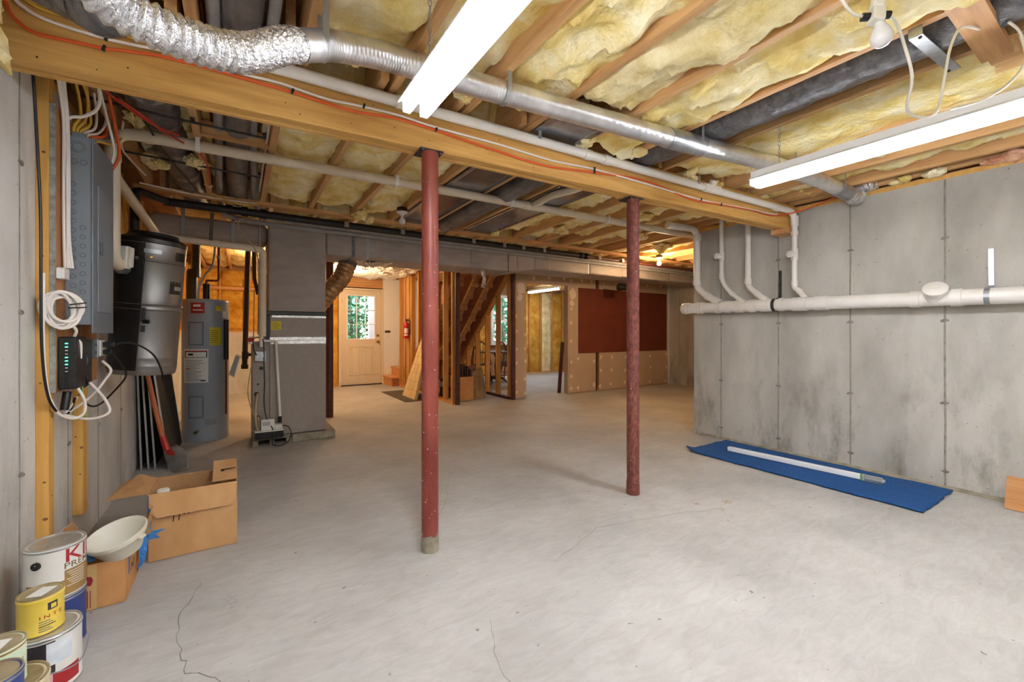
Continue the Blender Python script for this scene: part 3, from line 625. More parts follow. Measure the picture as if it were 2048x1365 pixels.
def riser(label, y, ztop, zb, y2, z2, r, extra=None, top=None, hub=True):
    t = thing('drain_riser', label, 'pipe', (UW+.01, y, zb)); U0 = UW+.015
    P = bend([(U0,y,ztop),(U0,y,zb-.02),(U0-.01,y+(y2-y)*.35,z2+.05+(zb-z2)*.28),(UW-.02,y2,z2)], .11, 8)
    if top: P = bend(top+[(U0,y,zb-.02),(U0-.01,y+(y2-y)*.35,z2+.05+(zb-z2)*.28),(UW-.02,y2,z2)], .10, 8)
    MB().tube(P, r, 20).build('pipe_run', m_pvc, t, smooth=True)
    rr = r*1.16
    MB().cyl((U0,y,zb),(U0,y,zb+.055),rr,20).build('coupling', m_pvc, t, smooth=True)
    q = Vector((U0-.01,y+(y2-y)*.35,z2+.05+(zb-z2)*.28)); e = Vector((UW-.02,y2,z2)); d = e-q
    MB().cyl(q+d*.12, q+d*.3, rr, 20).build('coupling', m_pvc, t, smooth=True); MB().cyl(q+d*.62, e, rr, 20).build('wye_branch', m_pvc, t, smooth=True)
    return t, U0
t1, U0 = riser('thick white drain riser at the left end of the wall pipe', 2.896, 2.37, 1.70, 2.60, 1.475, .037, top=[(3.9,2.95,2.335),(UW+.015,2.896,2.335)])
MB().cyl((U0,2.896,2.20),(U0,2.896,2.27),.044,20).build('coupling', m_pvc, t1, smooth=True)
t2, U0 = riser('thin white drain riser with a round cleanout plug, second from the left', 2.606, 2.40, 1.745, 2.345, 1.47, .0215)
m = MB(); m.cyl((U0,2.606,1.94),(U0,2.606,2.03),.027,18); m.build('tee', m_pvc, t2, smooth=True); m = MB(); m.cyl((U0,2.606,1.985),(U0-.06,2.625,1.985),.027,18); m.lathe((U0-.055,2.624,1.985), [(.031,0),(.031,.016),(.02,.024)], 18, (-1,.3,0)); m.build('cleanout_plug', m_pvc, t2, smooth=True)
t3, U0 = riser('white drain riser third from the left, rising behind the beam', 2.325, 2.40, 1.66, 2.12, 1.47, .0275)
t4, U0 = riser('white drain riser nearest the camera, turning along the front of the beam', 1.896, 2.2, 1.60, 1.79, 1.475, .0235)
MB().cyl((U0,1.896,2.07),(U0,1.896,2.11),.031,18).build('coupling', m_pvc, t4, smooth=True)
MB().cyl((U0,1.896,1.84),(U0,1.896,1.95),.029,18).build('tee', m_pvc, t4, smooth=True); m = MB(); m.cyl((U0,1.896,1.895),(U0-.06,1.91,1.895),.027,18); m.lathe((U0-.055,1.909,1.895), [(.031,0),(.031,.016),(.02,.024)], 18, (-1,.3,0)); m.build('cleanout_plug', m_pvc, t4, smooth=True)
# vent/drain pipe along the beam front
t = thing('beam_drain_pipe', 'white drain pipe running along the upper front of the wooden beam', 'pipe', (0.1, 2.13, 2.3))
def bpv(u): return (u, 2.138+BB*u, 2.338-.012*u)
MB().tube(bend([bpv(-.5), bpv(.7), bpv(2), bpv(3.2), (U0-.02,1.9,2.292), (U0,1.896,2.15)], .07, 7), .0275, 20).build('pipe_run', m_pvc, t, smooth=True)
for u in (.665,1.86,2.02,3.05,4.02): MB().cyl(bpv(u), bpv(u+.055), .0325, 20).build('coupling', m_pvc, t, smooth=True)
MB().cyl((U0,1.896,2.16),(U0,1.896,2.25),.0325,18).build('coupling', m_pvc, t, smooth=True)
p = Vector(bpv(3.13)); MB().cyl(p, p+Vector((0,-.03,.06)), .03, 16).build('cleanout_branch', m_pvc, t, smooth=True); MB().cyl(p-Vector((.09,.0,0)), p+Vector((.09,-.01,0)), .0325, 20).build('tee', m_pvc, t, smooth=True)
for u in (1.5,2.95): 
    p = Vector(bpv(u)); MB().bar(p+Vector((0,-.03,-.0)), p+Vector((0,-.035,.06)), .02, .003).build('pipe_hanger', m_steel, t)
# cream central-vacuum pipe across the rear joists
t = thing('vacuum_pipe', 'cream pipe running under the rear joists and down beside the electrical panel', 'pipe', (-.615,3.3,1.5))
MB().tube(bend([(-.60,3.42,1.60),(-.60,3.36,1.56),(-.612,3.3,1.60),(-.612,3.3,2.333),(.4,3.26,2.333),(2.27,3.19,2.333),(5.2,3.10,2.333)], .10, 8), .0345, 20).build('pipe_run', m_pvcc, t, smooth=True)
for c in (((-.47,3.295,2.333),(-.43,3.293,2.333)),((-.612,3.3,2.16),(-.612,3.3,2.20)),((2.18,3.194,2.333),(2.36,3.188,2.333)),((.72,3.25,2.333),(.76,3.25,2.333))): MB().cyl(c[0], c[1], .039, 20).build('coupling', m_pvcc, t, smooth=True)
MB().tube(bend([(2.27,3.19,2.333),(2.23,2.85,2.333),(2.30,2.62,2.333),(2.36,2.3,2.36)], .08, 6), .030, 18).build('branch_pipe', m_pvcc, t, smooth=True)
for u in (-.215,1.02,2.05,3.2):
    m = MB(); y = 3.275-.035*u
    P = [(u,y-.042,2.372)] + [(u, y+.041*math.cos(a), 2.333+.041*math.sin(a)) for a in [math.pi+math.pi*i/8 for i in range(9)]] + [(u,y+.042,2.372)]
    for a, b in zip(P[:-1], P[1:]): m.add([(a[0]-.012,a[1],a[2]),(a[0]+.012,a[1],a[2]),(b[0]+.012,b[1],b[2]),(b[0]-.012,b[1],b[2])], [(0,1,2,3)])
    m.build('pipe_clip', m_white, t, solid=.002)
# dryer vent: flexible foil, then rigid spiral duct
t = thing('dryer_duct', 'shiny silver dryer duct crossing the ceiling from crinkled foil to rigid pipe', 'duct', (.2,1.67,2.19))
FP = smoothpath([(-.33,1.36,2.03),(-.259,1.43,1.99),(-.161,1.465,1.98),(-.05,1.513,2.0),(.036,1.555,2.045),(.12,1.61,2.13),(.172,1.65,2.172)], 26); FP = resample(FP, 170)
m = MB(); rr = [.053 + .0048*math.sin(i*2*math.pi/6.6) for i in range(len(FP))]; m.tube(FP, rr, 36)
m.v = [p + Vector((fbm(p.x*60,p.y*60,p.z*60,2), fbm(p.y*60,p.z*60,p.x*60,2), fbm(p.z*60,p.x*60,p.y*60,2)))*.0013 for p in m.v]
fx = m.build('flexible_duct', m_foil, t, smooth=False)
RP = smoothpath([(.165,1.645,2.166),(.23,1.68,2.21),(.30,1.70,2.245),(.47,1.715,2.28),(.63,1.725,2.295),(.93,1.715,2.30),(1.15,1.69,2.30),(1.68,1.62,2.295),(2.2,1.56,2.295),(2.9,1.46,2.30),(3.6,1.43,2.31),(4.17,1.42,2.30)], 46)
m = MB(); rr = [.0525 + .0011*math.sin(i*2*math.pi/4) for i in range(len(RP))]; m.tube(RP, rr, 30); m.build('spiral_duct', m_silver, t, smooth=True)
MB().tube([RP[0],RP[8]], .056, 26).build('clamp_ring', m_plate, t, smooth=True)
for q in (2.22, 4.10):
    a = min(RP, key=lambda p: abs(p.x-q)); i = RP.index(a); MB().tube([RP[max(i-10,0)], RP[min(i+10,len(RP)-1)]], .057, 26).build('joint_collar', m_galv, t, smooth=True)
MB().tube(smoothpath([(4.15,1.42,2.302),(4.28,1.42,2.285),(4.36,1.42,2.31),(4.375,1.41,2.37),(4.40,1.36,2.40),(4.46,1.35,2.41)], 14), [.054+.003*math.sin(i*2*math.pi/4.5) for i in range(71)], 24).build('wall_elbow', m_foil, t)
def hanger(u):
    a = min(RP, key=lambda p: abs(p.x-u)); m = MB()
    P = [(a.x,a.y-.058,2.40)]+[(a.x, a.y+.0575*math.cos(q), a.z+.0575*math.sin(q)) for q in [math.pi+math.pi*i/10 for i in range(11)]]+[(a.x,a.y+.058,2.40)]
    for c, d in zip(P[:-1], P[1:]): m.add([(c[0]-.011,c[1],c[2]),(c[0]+.011,c[1],c[2]),(d[0]+.011,d[1],d[2]),(d[0]-.011,d[1],d[2])], [(0,1,2,3)])
    m.build('hanger_strap', m_steel, t, solid=.0012)
for u in (.262,1.05,2.30,3.2,3.95): hanger(u)
# insulated supply ducts between the joists
def wrapped(name, label, path, r, mm, seams=0, jac=.004, cat='duct'):
    t = thing(name, label, cat, path[0]); P = smoothpath(path, 24); m = MB()
    m.tube(P, r, 24)
    m.v = [p + Vector((0,0,1))*jac*fbm(p.x*16,p.y*9,p.z*16,3) + Vector((1,0,0))*jac*fbm(p.y*12,p.z*16,3) for p in m.v]
    m.build('jacket', mm, t, smooth=True)
    if seams:
        for i in range(1, seams):
            k = int(len(P)*i/seams); MB().tube([P[k-1],P[min(k+1,len(P)-1)]], r*1.02, 24, False).build('jacket_seam', m_wrapd if mm != m_wrapd else m_wrap, t, smooth=True)
    return t
wrapped('supply_duct', 'dark wrapped round duct hung in the joist bay above the electrical panel', [(-.41,2.2,2.49),(-.41,2.7,2.485),(-.40,3.2,2.48),(-.39,3.8,2.478),(-.35,4.5,2.47),(-.33,5.0,2.45)], .108, m_wrapd, 7, .012)
wrapped('supply_duct', 'dark wrapped round duct between two grey pipes in the joist bay', [(.02,-1.5,2.475),(.015,1.2,2.475),(.01,2.0,2.475),(.0,2.6,2.472),(-.01,3.4,2.465),(-.015,4.3,2.46),(-.01,4.75,2.43)], .078, m_wrapd, 0, .006)
wrapped('line_pipe', 'grey foam pipe left of the wrapped duct in the joist bay', [(-.085,-1.5,2.44),(-.085,2.0,2.44),(-.105,3.1,2.43),(-.14,4.3,2.43),(-.14,4.75,2.40),(-.12,4.95,2.33),(.0,4.98,2.29),(.35,4.98,2.275),(2.2,4.98,2.275),(6,4.98,2.275),(8.1,4.98,2.275)], .025, m_gpipe, 0, 0, 'pipe')
wrapped('line_pipe', 'grey foam pipe right of the wrapped duct in the joist bay', [(.125,-1.5,2.45),(.12,1.9,2.45),(.075,2.9,2.44),(.10,4.0,2.42),(.12,4.6,2.40),(.2,4.88,2.335),(.4,4.925,2.315),(2.2,4.925,2.305),(6,4.925,2.305),(8.1,4.925,2.305)], .022, m_gpipe, 0, 0, 'pipe')
wrapped('copper_line', 'thin dark copper line beside the grey pipe overhead', [(-.128,-1.2,2.47),(-.125,2.0,2.47),(-.14,3.0,2.47),(-.15,4.4,2.46)], .008, m_copper, 0, 0, 'pipe')
wrapped('supply_duct', 'grey foil-jacketed duct in the right joist bay near the string light', [(2.45,-1.6,2.47),(2.455,.3,2.463),(2.45,1.0,2.458),(2.44,1.6,2.455),(2.40,2.1,2.46),(2.36,2.4,2.475)], .114, m_fsk, 0, .012)
wrapped('supply_duct', 'black wrapped round duct between shiny metal joist pans', [(1.98,2.3,2.43),(1.98,3.0,2.415),(1.97,3.9,2.41),(1.95,4.45,2.40)], .095, m_wrapd, 0, .008)
wrapped('flex_duct', 'short grey jacketed flexible duct entering at the top left corner', [(-.62,2.02,2.345),(-.586,1.96,2.315),(-.499,1.89,2.25),(-.413,1.82,2.19),(-.35,1.77,2.15),(-.31,1.72,2.17)], .066, m_fsk, 12, .004)
t = thing('joist_strap', 'light grey metal strap nailed across two joists under the foil duct', 'strap', (2.27,.53,2.37)); q = MB(); q.bar((2.245,.545,2.338),(2.675,.52,2.338),.042,.004); q.build('strap', m_galv, t); MB().bar((2.244,.545,2.338),(2.244,.545,2.41),.042,.004,(1,0,0)).build('bent_tab', m_galv, t)
for x in (2.26,2.655): MB().sphere((x,.535,2.335),.007,8).build('nail', m_plate, t)
for (y0, y1, lab) in ((3.7,3.78,'far'),(2.95,3.0,'near')):
    t = thing('hanger_rod', 'thin dark duct support rod across the joist bays, the %s one' % lab, 'rod', (-.2,y0,2.36)); MB().tube([(-.68,y0,2.355),(-.3,y0+.01,2.345),(.14,y1,2.358)], .007, 8).build('rod', m_plate, t)
    for x in (-.22,.13): MB().obox((x,y0+.03,2.366),(.02,.05,.008)).build('rod_clip', m_plate, t)
# cables stapled along the beam
def cable(name, label, pts, r, mm, clips=()):
    t = thing(name, label, 'cable', pts[0]); MB().tube(smoothpath(pts, 6), r, 8).build('jacket', mm, t, smooth=True)
    for c in clips: MB().obox(c, (.010,.013,.024), (0,.25,BB)).build('cable_clip', m_black, t, bevel=.003)
    return t
OR = [(-.71,2.12,2.40),(-.689,2.205,2.336),(-.679,2.205,2.299),(-.662,2.204,2.274),(-.632,2.203,2.249),(-.592,2.201,2.242),(-.526,2.197,2.245),(-.43,2.192,2.249),(-.357,2.188,2.262),(-.218,2.18,2.275),(.004,2.168,2.268),(.204,2.157,2.260),(.451,2.143,2.242),(.667,2.131,2.258),(.882,2.119,2.246),(1.239,2.1,2.216),(1.585,2.081,2.195),(1.97,2.06,2.226),(2.446,2.033,2.255),(2.932,2.007,2.2),(3.302,1.986,2.212),(3.715,1.964,2.228),(4.043,1.946,2.222),(4.25,1.90,2.26),(4.36,1.80,2.30),(4.42,1.65,2.35),(4.43,1.5,2.40)]
cable('orange_cable', 'orange electrical cable stapled along the front of the wooden beam', OR, .0062, m_orange, [(-.43,2.187,2.247),(.204,2.152,2.262),(.882,2.114,2.248),(1.97,2.055,2.228),(3.302,1.981,2.212)])
WH = [(-.68,2.16,2.40),(-.663,2.203,2.345),(-.64,2.202,2.323),(-.608,2.2,2.306),(-.559,2.198,2.296),(-.492,2.194,2.289),(-.423,2.19,2.286),(-.357,2.187,2.289),(-.202,2.178,2.298),(.004,2.167,2.285),(.155,2.158,2.286),(.34,2.148,2.268),(.514,2.139,2.275),(.693,2.129,2.276),(.882,2.118,2.262),(1.271,2.097,2.254),(1.622,2.078,2.236),(1.97,2.059,2.246),(2.496,2.03,2.232),(3.051,1.999,2.212),(3.572,1.971,2.228),(4.043,1.945,2.238),(4.12,1.94,2.25)]
cable('white_cable', 'white electrical cable stapled along the beam just above the orange cable', WH, .0058, m_whitew, [(-.423,2.186,2.288),(.514,2.134,2.277),(1.97,2.055,2.248),(3.051,1.995,2.213)])
cable('yellow_cable', 'yellow cable on the beam behind the silver duct at top left', [(-.65,2.2,2.36),(-.608,2.2,2.337),(-.543,2.197,2.33),(-.457,2.192,2.322),(-.357,2.187,2.316),(-.15,2.178,2.312),(.1,2.16,2.318)], .0048, m_yelw)
# ================================================================ LEFT WALL UTILITIES
def cpatch(c, r, a0, a1, z0, z1, n=10):        # curved plate on a vertical cylinder, degrees
    m = MB(); n0 = len(m.v)
    def f(a, b): t = math.radians(a0+(a1-a0)*a); return (c[0]+r*math.cos(t), c[1]+r*math.sin(t), z0+(z1-z0)*b)
    return m.grid(f, n, 1)
t = thing('wall_stud', 'yellow timber stud fixed upright to the left wall, left of the panel', 'stud', (-.71,2.67,0)); box('timber', m_stud, t, -.7345,-.694,2.636,2.70,0,2.315, bevel=.002)
m_knot = mat('knot', (120,72,34), (150,98,50), scale=40)
def knot(par, p, r, sc): MB().sphere(p, r, 10, sc).build('knot', m_knot, par)
for x, z, r in ((-.705,.36,.009),(-.708,.52,.006),(-.72,.95,.005),(-.715,1.5,.006),(-.71,1.95,.007)): knot(t, (x,2.636,z), r, (1,.06,.75))
for z, r in ((.45,.006),(.8,.008),(1.2,.005)): knot(t, (-.694,2.67,z), r, (.06,1,.8))
t = thing('wall_stud', 'shorter yellow timber stud on the left wall ending above the boxes', 'stud', (-.71,3.15,.2)); box('timber', m_stud, t, -.7345,-.694,3.115,3.20,.205,2.315, bevel=.002)
for x, z, r in ((-.70,.56,.008),(-.722,.62,.005),(-.705,.42,.005),(-.71,.84,.006)): knot(t, (x,3.115,z), r, (1,.06,.75))
t = thing('panel_backboard', 'plywood backing board with weathered edge behind the electrical panel', 'board', (-.684,2.64,.9))
box('plywood', m_ply, t, -.690,-.6742,2.6385,3.28,.905,2.17); box('weathered_edge', m_gray, t, -.693,-.6735,2.6365,2.6385,.905,2.17)
# electrical panel
t = thing('electrical_panel', 'grey electrical breaker panel on the left wall with cables entering at top', 'electrical panel', (-.63,2.757,1.19))
box('enclosure', m_panel, t, -.6735,-.585,2.757,3.132,1.205,2.085, bevel=.002)
cv = box('cover', m_panel2, t, -.585,-.579,2.752,3.136,1.165,2.09, bevel=.002)
box('door', m_panel, cv, -.579,-.574,2.82,3.07,1.27,1.88, bevel=.002); m = MB(); m.box(-.574,-.566,2.84,2.865,1.55,1.61); m.build('latch', m_knock, cv, bevel=.002)
for y, z in ((2.775,1.185),(3.115,1.185),(2.775,2.07),(3.115,2.07)): MB().sphere((-.578,y,z),.006,8,(.5,1,1)).build('screw', m_steel, cv)
def ring(u, z, r): 
    m = MB(); P = [(u+r*math.cos(a), 2.7565, z+r*math.sin(a)) for a in [2*math.pi*k/18 for k in range(19)]]; m.tube(P, .0011, 4, False); return m.build('knockout', m_knock, t)
ring(-.632,2.035,.026); ring(-.632,2.035,.018); ring(-.645,1.965,.012); ring(-.612,1.965,.012)
for k in range(12): ring(-.648, 1.86-.043*k, .0095)
for k in range(8): ring(-.615, 1.66-.043*k, .0095)
for v, z in ((2.79,2.085),(2.86,2.085),(2.93,2.085)): MB().box(-.655,-.61,v-.02,v+.02,2.085,2.108).build('cable_clamp', m_black if v > 2.8 else m_panel, t, bevel=.003)
# cables into the panel
def wire(label, pts, r, mm, name='cable', k=6):
    t = thing(name, label, 'cable', pts[0]); MB().tube(smoothpath(pts, k), r, 8).build('jacket', mm, t, smooth=True); return t
T2 = 2.108
for i in range(4): wire('white cable %s entering the panel bundle beside the plywood edge' % ('first','second','third','fourth')[i] , [(-.65+.006*i,2.5+.02*i,2.36),(-.655+.006*i,2.60,2.25),(-.663+.009*(i%2),2.69+.008*i,2.12),(-.664+.009*(i%2),2.695+.012*i,1.9),(-.664+.01*(i%2),2.70+.01*i,1.62),(-.660+.008*i,2.70,1.46)], .0055, m_whitew)
for i, (mm, nm) in enumerate(((m_yelw,'yellow'),(m_yelw,'yellow'),(m_yelw,'yellow'),(m_whitew,'white'),(m_whitew,'white'),(m_orange,'orange'),(m_gray,'grey'),(m_yelw,'yellow'))):
    a = 2.785+.045*i*.55; u0 = -.65+.006*i
    wire('%s cable looping from the joists into the panel top, %s from the left' % (nm, ('first','second','third','fourth','fifth','sixth','seventh','eighth')[i]),
        [(u0+.02,2.62+.10*i,2.37),(u0+.025+.012*math.sin(i*2),2.72+.08*i,2.29),(u0+.02,2.79+.05*i,2.20),(u0,a,2.14),(u0-.004,a,2.10)], .0058 if i != 5 else .0075, mm)
wire('thick white cable sweeping left from the joists into the bundle', [(-.55,2.62,2.36),(-.545,2.70,2.28),(-.565,2.74,2.22),(-.61,2.74,2.175),(-.65,2.72,2.15),(-.661,2.71,2.09),(-.662,2.71,1.9)], .0072, m_whitew)
for i, mm in enumerate((m_whitew, m_orange)): wire(('white cable entering behind the panel corner', 'orange cable curving down behind the panel corner')[i], [(-.56+.02*i,2.75+.08*i,2.34),(-.565+.018*i,2.95+.05*i,2.25),(-.57+.014*i,3.10+.04*i,2.15),(-.60+.01*i,3.14+.012*i,2.06),(-.63,3.15,2.0)], .0075 if i else .006, mm)
for i, (mm, p) in enumerate(((m_reda, [(-.55,2.75,2.33),(-.42,3.05,2.33),(-.30,3.2,2.345)]),(m_reda,[(-.50,2.8,2.32),(-.40,2.95,2.30),(-.36,3.1,2.31),(-.2,3.5,2.34),(-.19,4.1,2.33)]),(m_black,[(-.52,2.78,2.34),(-.45,3.0,2.34),(-.4,3.6,2.34),(-.3,4.4,2.36)]),(m_whitew,[(-.55,3.2,2.36),(-.60,3.45,2.3),(-.62,3.8,2.34),(-.58,4.1,2.33)]),(m_copper,[(-.64,3.2,2.30),(-.5,3.35,2.33),(-.42,3.3,2.36)]),(m_whitew,[(-.66,4.4,2.35),(-.3,4.45,2.33),(.1,4.48,2.335),(.17,4.42,2.37)]),(m_yelw,[(-.2,4.4,2.35),(-.05,4.46,2.31),(.12,4.47,2.32),(.17,4.4,2.36)]),(m_whitew,[(.155,2.3,2.40),(.15,3.2,2.40),(.15,4.3,2.40)]))):
    wire(('red cable under the rear joists near the panel','thin red cable running back along the joist','black cable snaking under the rear joists','white cable looping beside the left rear joist','brown cable crossing behind the cream pipe elbow','white cable sagging above the black pipe','yellow cable sagging above the black pipe','white cable stapled along the joist right of the grey pipe')[i], p, .006, mm)
# black cable down the stud
wire('black cable running down the stud and looping under the modem', [(-.685,2.40,2.32),(-.683,2.43,2.176),(-.683,2.461,1.983),(-.683,2.502,1.672),(-.683,2.508,1.385),(-.683,2.518,1.098),(-.68,2.567,.906),(-.672,2.66,.815),(-.66,2.75,.80),(-.65,2.80,.86)], .0052, m_black)
wire('pale bare cable beside the black cable on the stud', [(-.69,2.56,1.42),(-.69,2.56,1.1),(-.685,2.60,.90),(-.67,2.70,.80),(-.65,2.82,.86)], .0055, m_whitew)
# coil of white cable
t = thing('cable_coil', 'coil of white cable tied with black ties hanging left of the panel', 'cable', (-.645,2.60,1.27)); 
cc = Vector((-.648,2.615,1.268)); ax = Vector((.90,.30,0)).normalized(); 
for k in range(9):
    r1, r2 = .056+random.uniform(-.02,.012), .074+random.uniform(-.022,.010); ph = random.uniform(0,6); off = Vector((-.1,-.9,0))*random.uniform(-.02,.02)+ax*random.uniform(-.014,.014)+Vector((0,0,random.uniform(-.01,.014))); tl = random.uniform(-.25,.25)
    P = [cc + off + ax*(r1*math.cos(a)*math.cos(tl)-r2*math.sin(a)*math.sin(tl)) + Vector((0,0,1))*(r2*math.sin(a)*math.cos(tl)+r1*math.cos(a)*math.sin(tl)) + Vector((.1,-.9,0))*.008*math.sin(2*a+ph) for a in [2*math.pi*i/28 for i in range(29)]]
    MB().tube(P, .0062, 8, False).build('cable_loop', m_whitew, t, smooth=True)
for a in (.1,-.6): MB().tube([cc+ax*(.03*math.cos(a)+.02)+Vector((-.02,-.035,.02+.02*a)), cc+ax*.085+Vector((0,-.04,.03+.03*a))], .003, 6).build('cable_tie', m_black, t)
wire('white cable dropping from the coil to the modem', [(-.635,2.63,1.22),(-.615,2.66,1.18),(-.625,2.68,1.145),(-.61,2.70,1.12),(-.615,2.72,1.05)], .006, m_whitew)
t = thing('wire_clamp', 'white plastic cable clamp above the coil', 'clamp', (-.655,2.66,1.43)); box('body', m_white, t, -.672,-.645,2.63,2.70,1.405,1.455, bevel=.004)
# modem with lights
m_led = mat('green_led', (60,230,170), emit=(60,255,190), estr=3)
t = thing('modem', 'black ribbed modem with a column of green lights below the panel', 'modem', (-.645,2.65,.92))
box('case', m_black, t, -.672,-.612,2.655,2.80,.915,1.15, bevel=.006)
m = MB()
for k in range(34): z = .925+.0065*k; m.box(-.637,-.613,2.6535,2.656,z,z+.003); m.box(-.670,-.652,2.6535,2.656,z,z+.003)
m.build('ribs', m_plate, t)['kind'] = 'stuff'
for k, on in enumerate((1,1,0,0,1,1,1,0,0)): box('indicator_light', m_led if on else m_white, t, -.648,-.640,2.651,2.656,1.118-.0155*k,1.122-.0155*k)
t = thing('power_supply', 'black power brick and second modem hanging between modem and outlet', 'modem', (-.64,2.86,.9))
box('case', m_black, t, -.668,-.632,2.84,2.99,.905,1.13, bevel=.006); box('inner_case', m_plate, t, -.66,-.638,2.835,2.84,.93,1.10)
for k in range(3): MB().tube(smoothpath([(-.625,2.82,1.09-.02*k),(-.61,2.80,1.03),(-.62,2.80,.98),(-.607,2.81,.93+.015*k),(-.63,2.84,.905)], 6), .005, 8).build('cord', m_black, t, smooth=True)
t = thing('outlet_box', 'grey metal outlet box with plugs below the panel', 'outlet', (-.65,3.02,1.04))
box('box', m_galv, t, -.672,-.615,3.02,3.13,1.035,1.135, bevel=.004); box('outlet_plate', m_white, t, -.615,-.609,3.03,3.12,1.045,1.128, bevel=.002)
for z in (1.065,1.105): 
    for y in (3.05,3.07): MB().box(-.66+.03*(y>3.06),-.65+.03*(y>3.06),3.017,3.02,z-.008,z+.008).build('outlet_slot', m_knock, t)
MB().obox((-.585,3.075,1.105),(.045,.028,.028)).build('plug', m_black, t, bevel=.004); MB().obox((-.59,3.075,1.065),(.035,.026,.026)).build('plug', m_black, t, bevel=.004)
wire('black power cord arching from the outlet over the vacuum canister', [(-.565,3.075,1.105),(-.50,3.12,1.11),(-.43,3.22,1.05),(-.40,3.33,.95),(-.40,3.42,.86)], .005, m_black)
wire('black cord hanging from the lower plug to the modem', [(-.575,3.075,1.065),(-.55,3.12,1.0),(-.53,3.16,.93),(-.56,3.08,.86),(-.60,2.95,.80),(-.63,2.88,.82),(-.64,2.85,.9)], .0048, m_black)
for i, p in enumerate(([(-.62,2.70,.92),(-.60,2.72,.85),(-.61,2.74,.79),(-.64,2.72,.775),(-.67,2.66,.81),(-.68,2.60,.88)],[(-.60,2.80,.93),(-.56,2.86,.84),(-.545,2.87,.77),(-.60,2.80,.755),(-.66,2.68,.80)],[(-.60,3.02,1.02),(-.575,3.06,.97),(-.59,3.02,.92),(-.62,2.9,.85),(-.66,2.75,.80)])):
    wire('cream cable loop hanging under the modem, %s' % ('inner one','lowest one','one from the outlet')[i], p, .006, m_whitew)
wire('thin green wire hanging under the modem', [(-.615,2.75,.92),(-.61,2.76,.83),(-.605,2.77,.77)], .003, m_green)
t = thing('cable_bundle', 'black cable gland hanging under the backing board', 'adapter', (-.66,2.70,.84)); MB().cyl((-.66,2.69,.82),(-.655,2.71,.90),.015,14).build('body', m_black, t, smooth=True)
# central vacuum canister, hung a little askew
A = Vector((-.527,3.61,.91)); Bt = Vector((-.466,3.575,1.76)); axv = (Bt-A).normalized(); R = .173; H = (Bt-A).length
t = thing('vacuum_canister', 'large hammered dark metal vacuum canister hung on the left wall', 'vacuum', A)
MB().lathe(A, [(.02,0),(R*.97,0),(R*.985,.012),(R,.03),(R,.05),(R*1.012,.056),(R,.062),(R,.10),(R*1.012,.106),(R,.112),(R,.40),(R*1.03,.408),(R,.416),(R,.432),(R*1.03,.44),(R,.448),(R,.70),(R*1.024,.706),(R,.712),(R,H-.03)], 44, axv).build('body', m_vacs, t, smooth=True)
MB().lathe(A+axv*(H-.03), [(R,0),(R*1.02,.004),(R*1.02,.028),(R*.985,.034),(R*.96,.036),(R*.8,.052),(R*.76,.056),(R*.74,.075),(.02,.08)], 44, axv).build('lid', m_vac, t, smooth=True)
q = Vector((0,0,1)).rotation_difference(axv).to_matrix()
def vp(deg, h, dr=0): a = math.radians(deg); return A + q @ Vector(((R+dr)*math.cos(a), (R+dr)*math.sin(a), h))
def vplate(nm, mm, d0, d1, h0, h1, dr=.003, k=6):
    m = MB(); m.grid(lambda a, b: vp(d0+(d1-d0)*a, h0+(h1-h0)*b, dr), k, 1); return m.build(nm, mm, t, solid=.003)
cd = -81.7                                     # degrees facing the camera
vplate('dark_shaded_shell', m_vac, cd-95, cd-12, .03, H-.035, .0022, 14)  # darker left half: partly its own colour, partly shade put into the colour
vplate('seam_strip', m_black, cd-12.5, cd-11, .03, .72, .004, 2); vplate('rating_label', m_steel, cd-14, cd+14, .76, .785)
[vplate('vent_slot', m_black, cd+41+2.6*k, cd+42.6+2.6*k, .735, .79, .003, 1) for k in range(9)]; vplate('brand_plate', m_black, cd+34, cd+60, .52, .60); vplate('brand_mark', m_steel, cd+42, cd+58, .545, .57, .006)
for k in range(4): p = vp(cd+36+7*k, .592, .006); MB().sphere(p, .003, 6).build('rivet', m_steel, t)
vplate('latch', m_black, cd-9, cd-3, .33, .42, .014); vplate('latch_base', m_black, cd-9, cd-2, .27, .31, .006); MB().cyl(vp(cd-6,.335,.01), vp(cd+3,.335,.02), .012, 10).build('latch_lever', m_black, t)
MB().cyl(vp(cd-22,.72,0), vp(cd-22,.72,.02), .008, 10).build('socket', m_steel, t); MB().cyl(vp(cd-2,.735,0), vp(cd-2,.735,.006), .007, 10).build('screw', m_brass, t); MB().tube(smoothpath([vp(cd-22,.72,.02),vp(cd-14,.715,.02),vp(cd-11.7,.66,.008)],5), .004, 8).build('cord', m_black, t)
MB().cyl((-.60,3.415,1.56),(-.565,3.47,1.56),.038,20).build('inlet_collar', m_galv, t, smooth=True)
p = Vector((-.578,3.40,1.62)); m = MB(); m.obox(p, (.055,.04,.135), (0,.06,-.5)); m.build('muffler_box', m_white, t, bevel=.008); MB().obox(p+Vector((.02,-.01,0)), (.045,.03,.12), (0,.06,-.5)).build('muffler_cover', m_cream, t, bevel=.006)
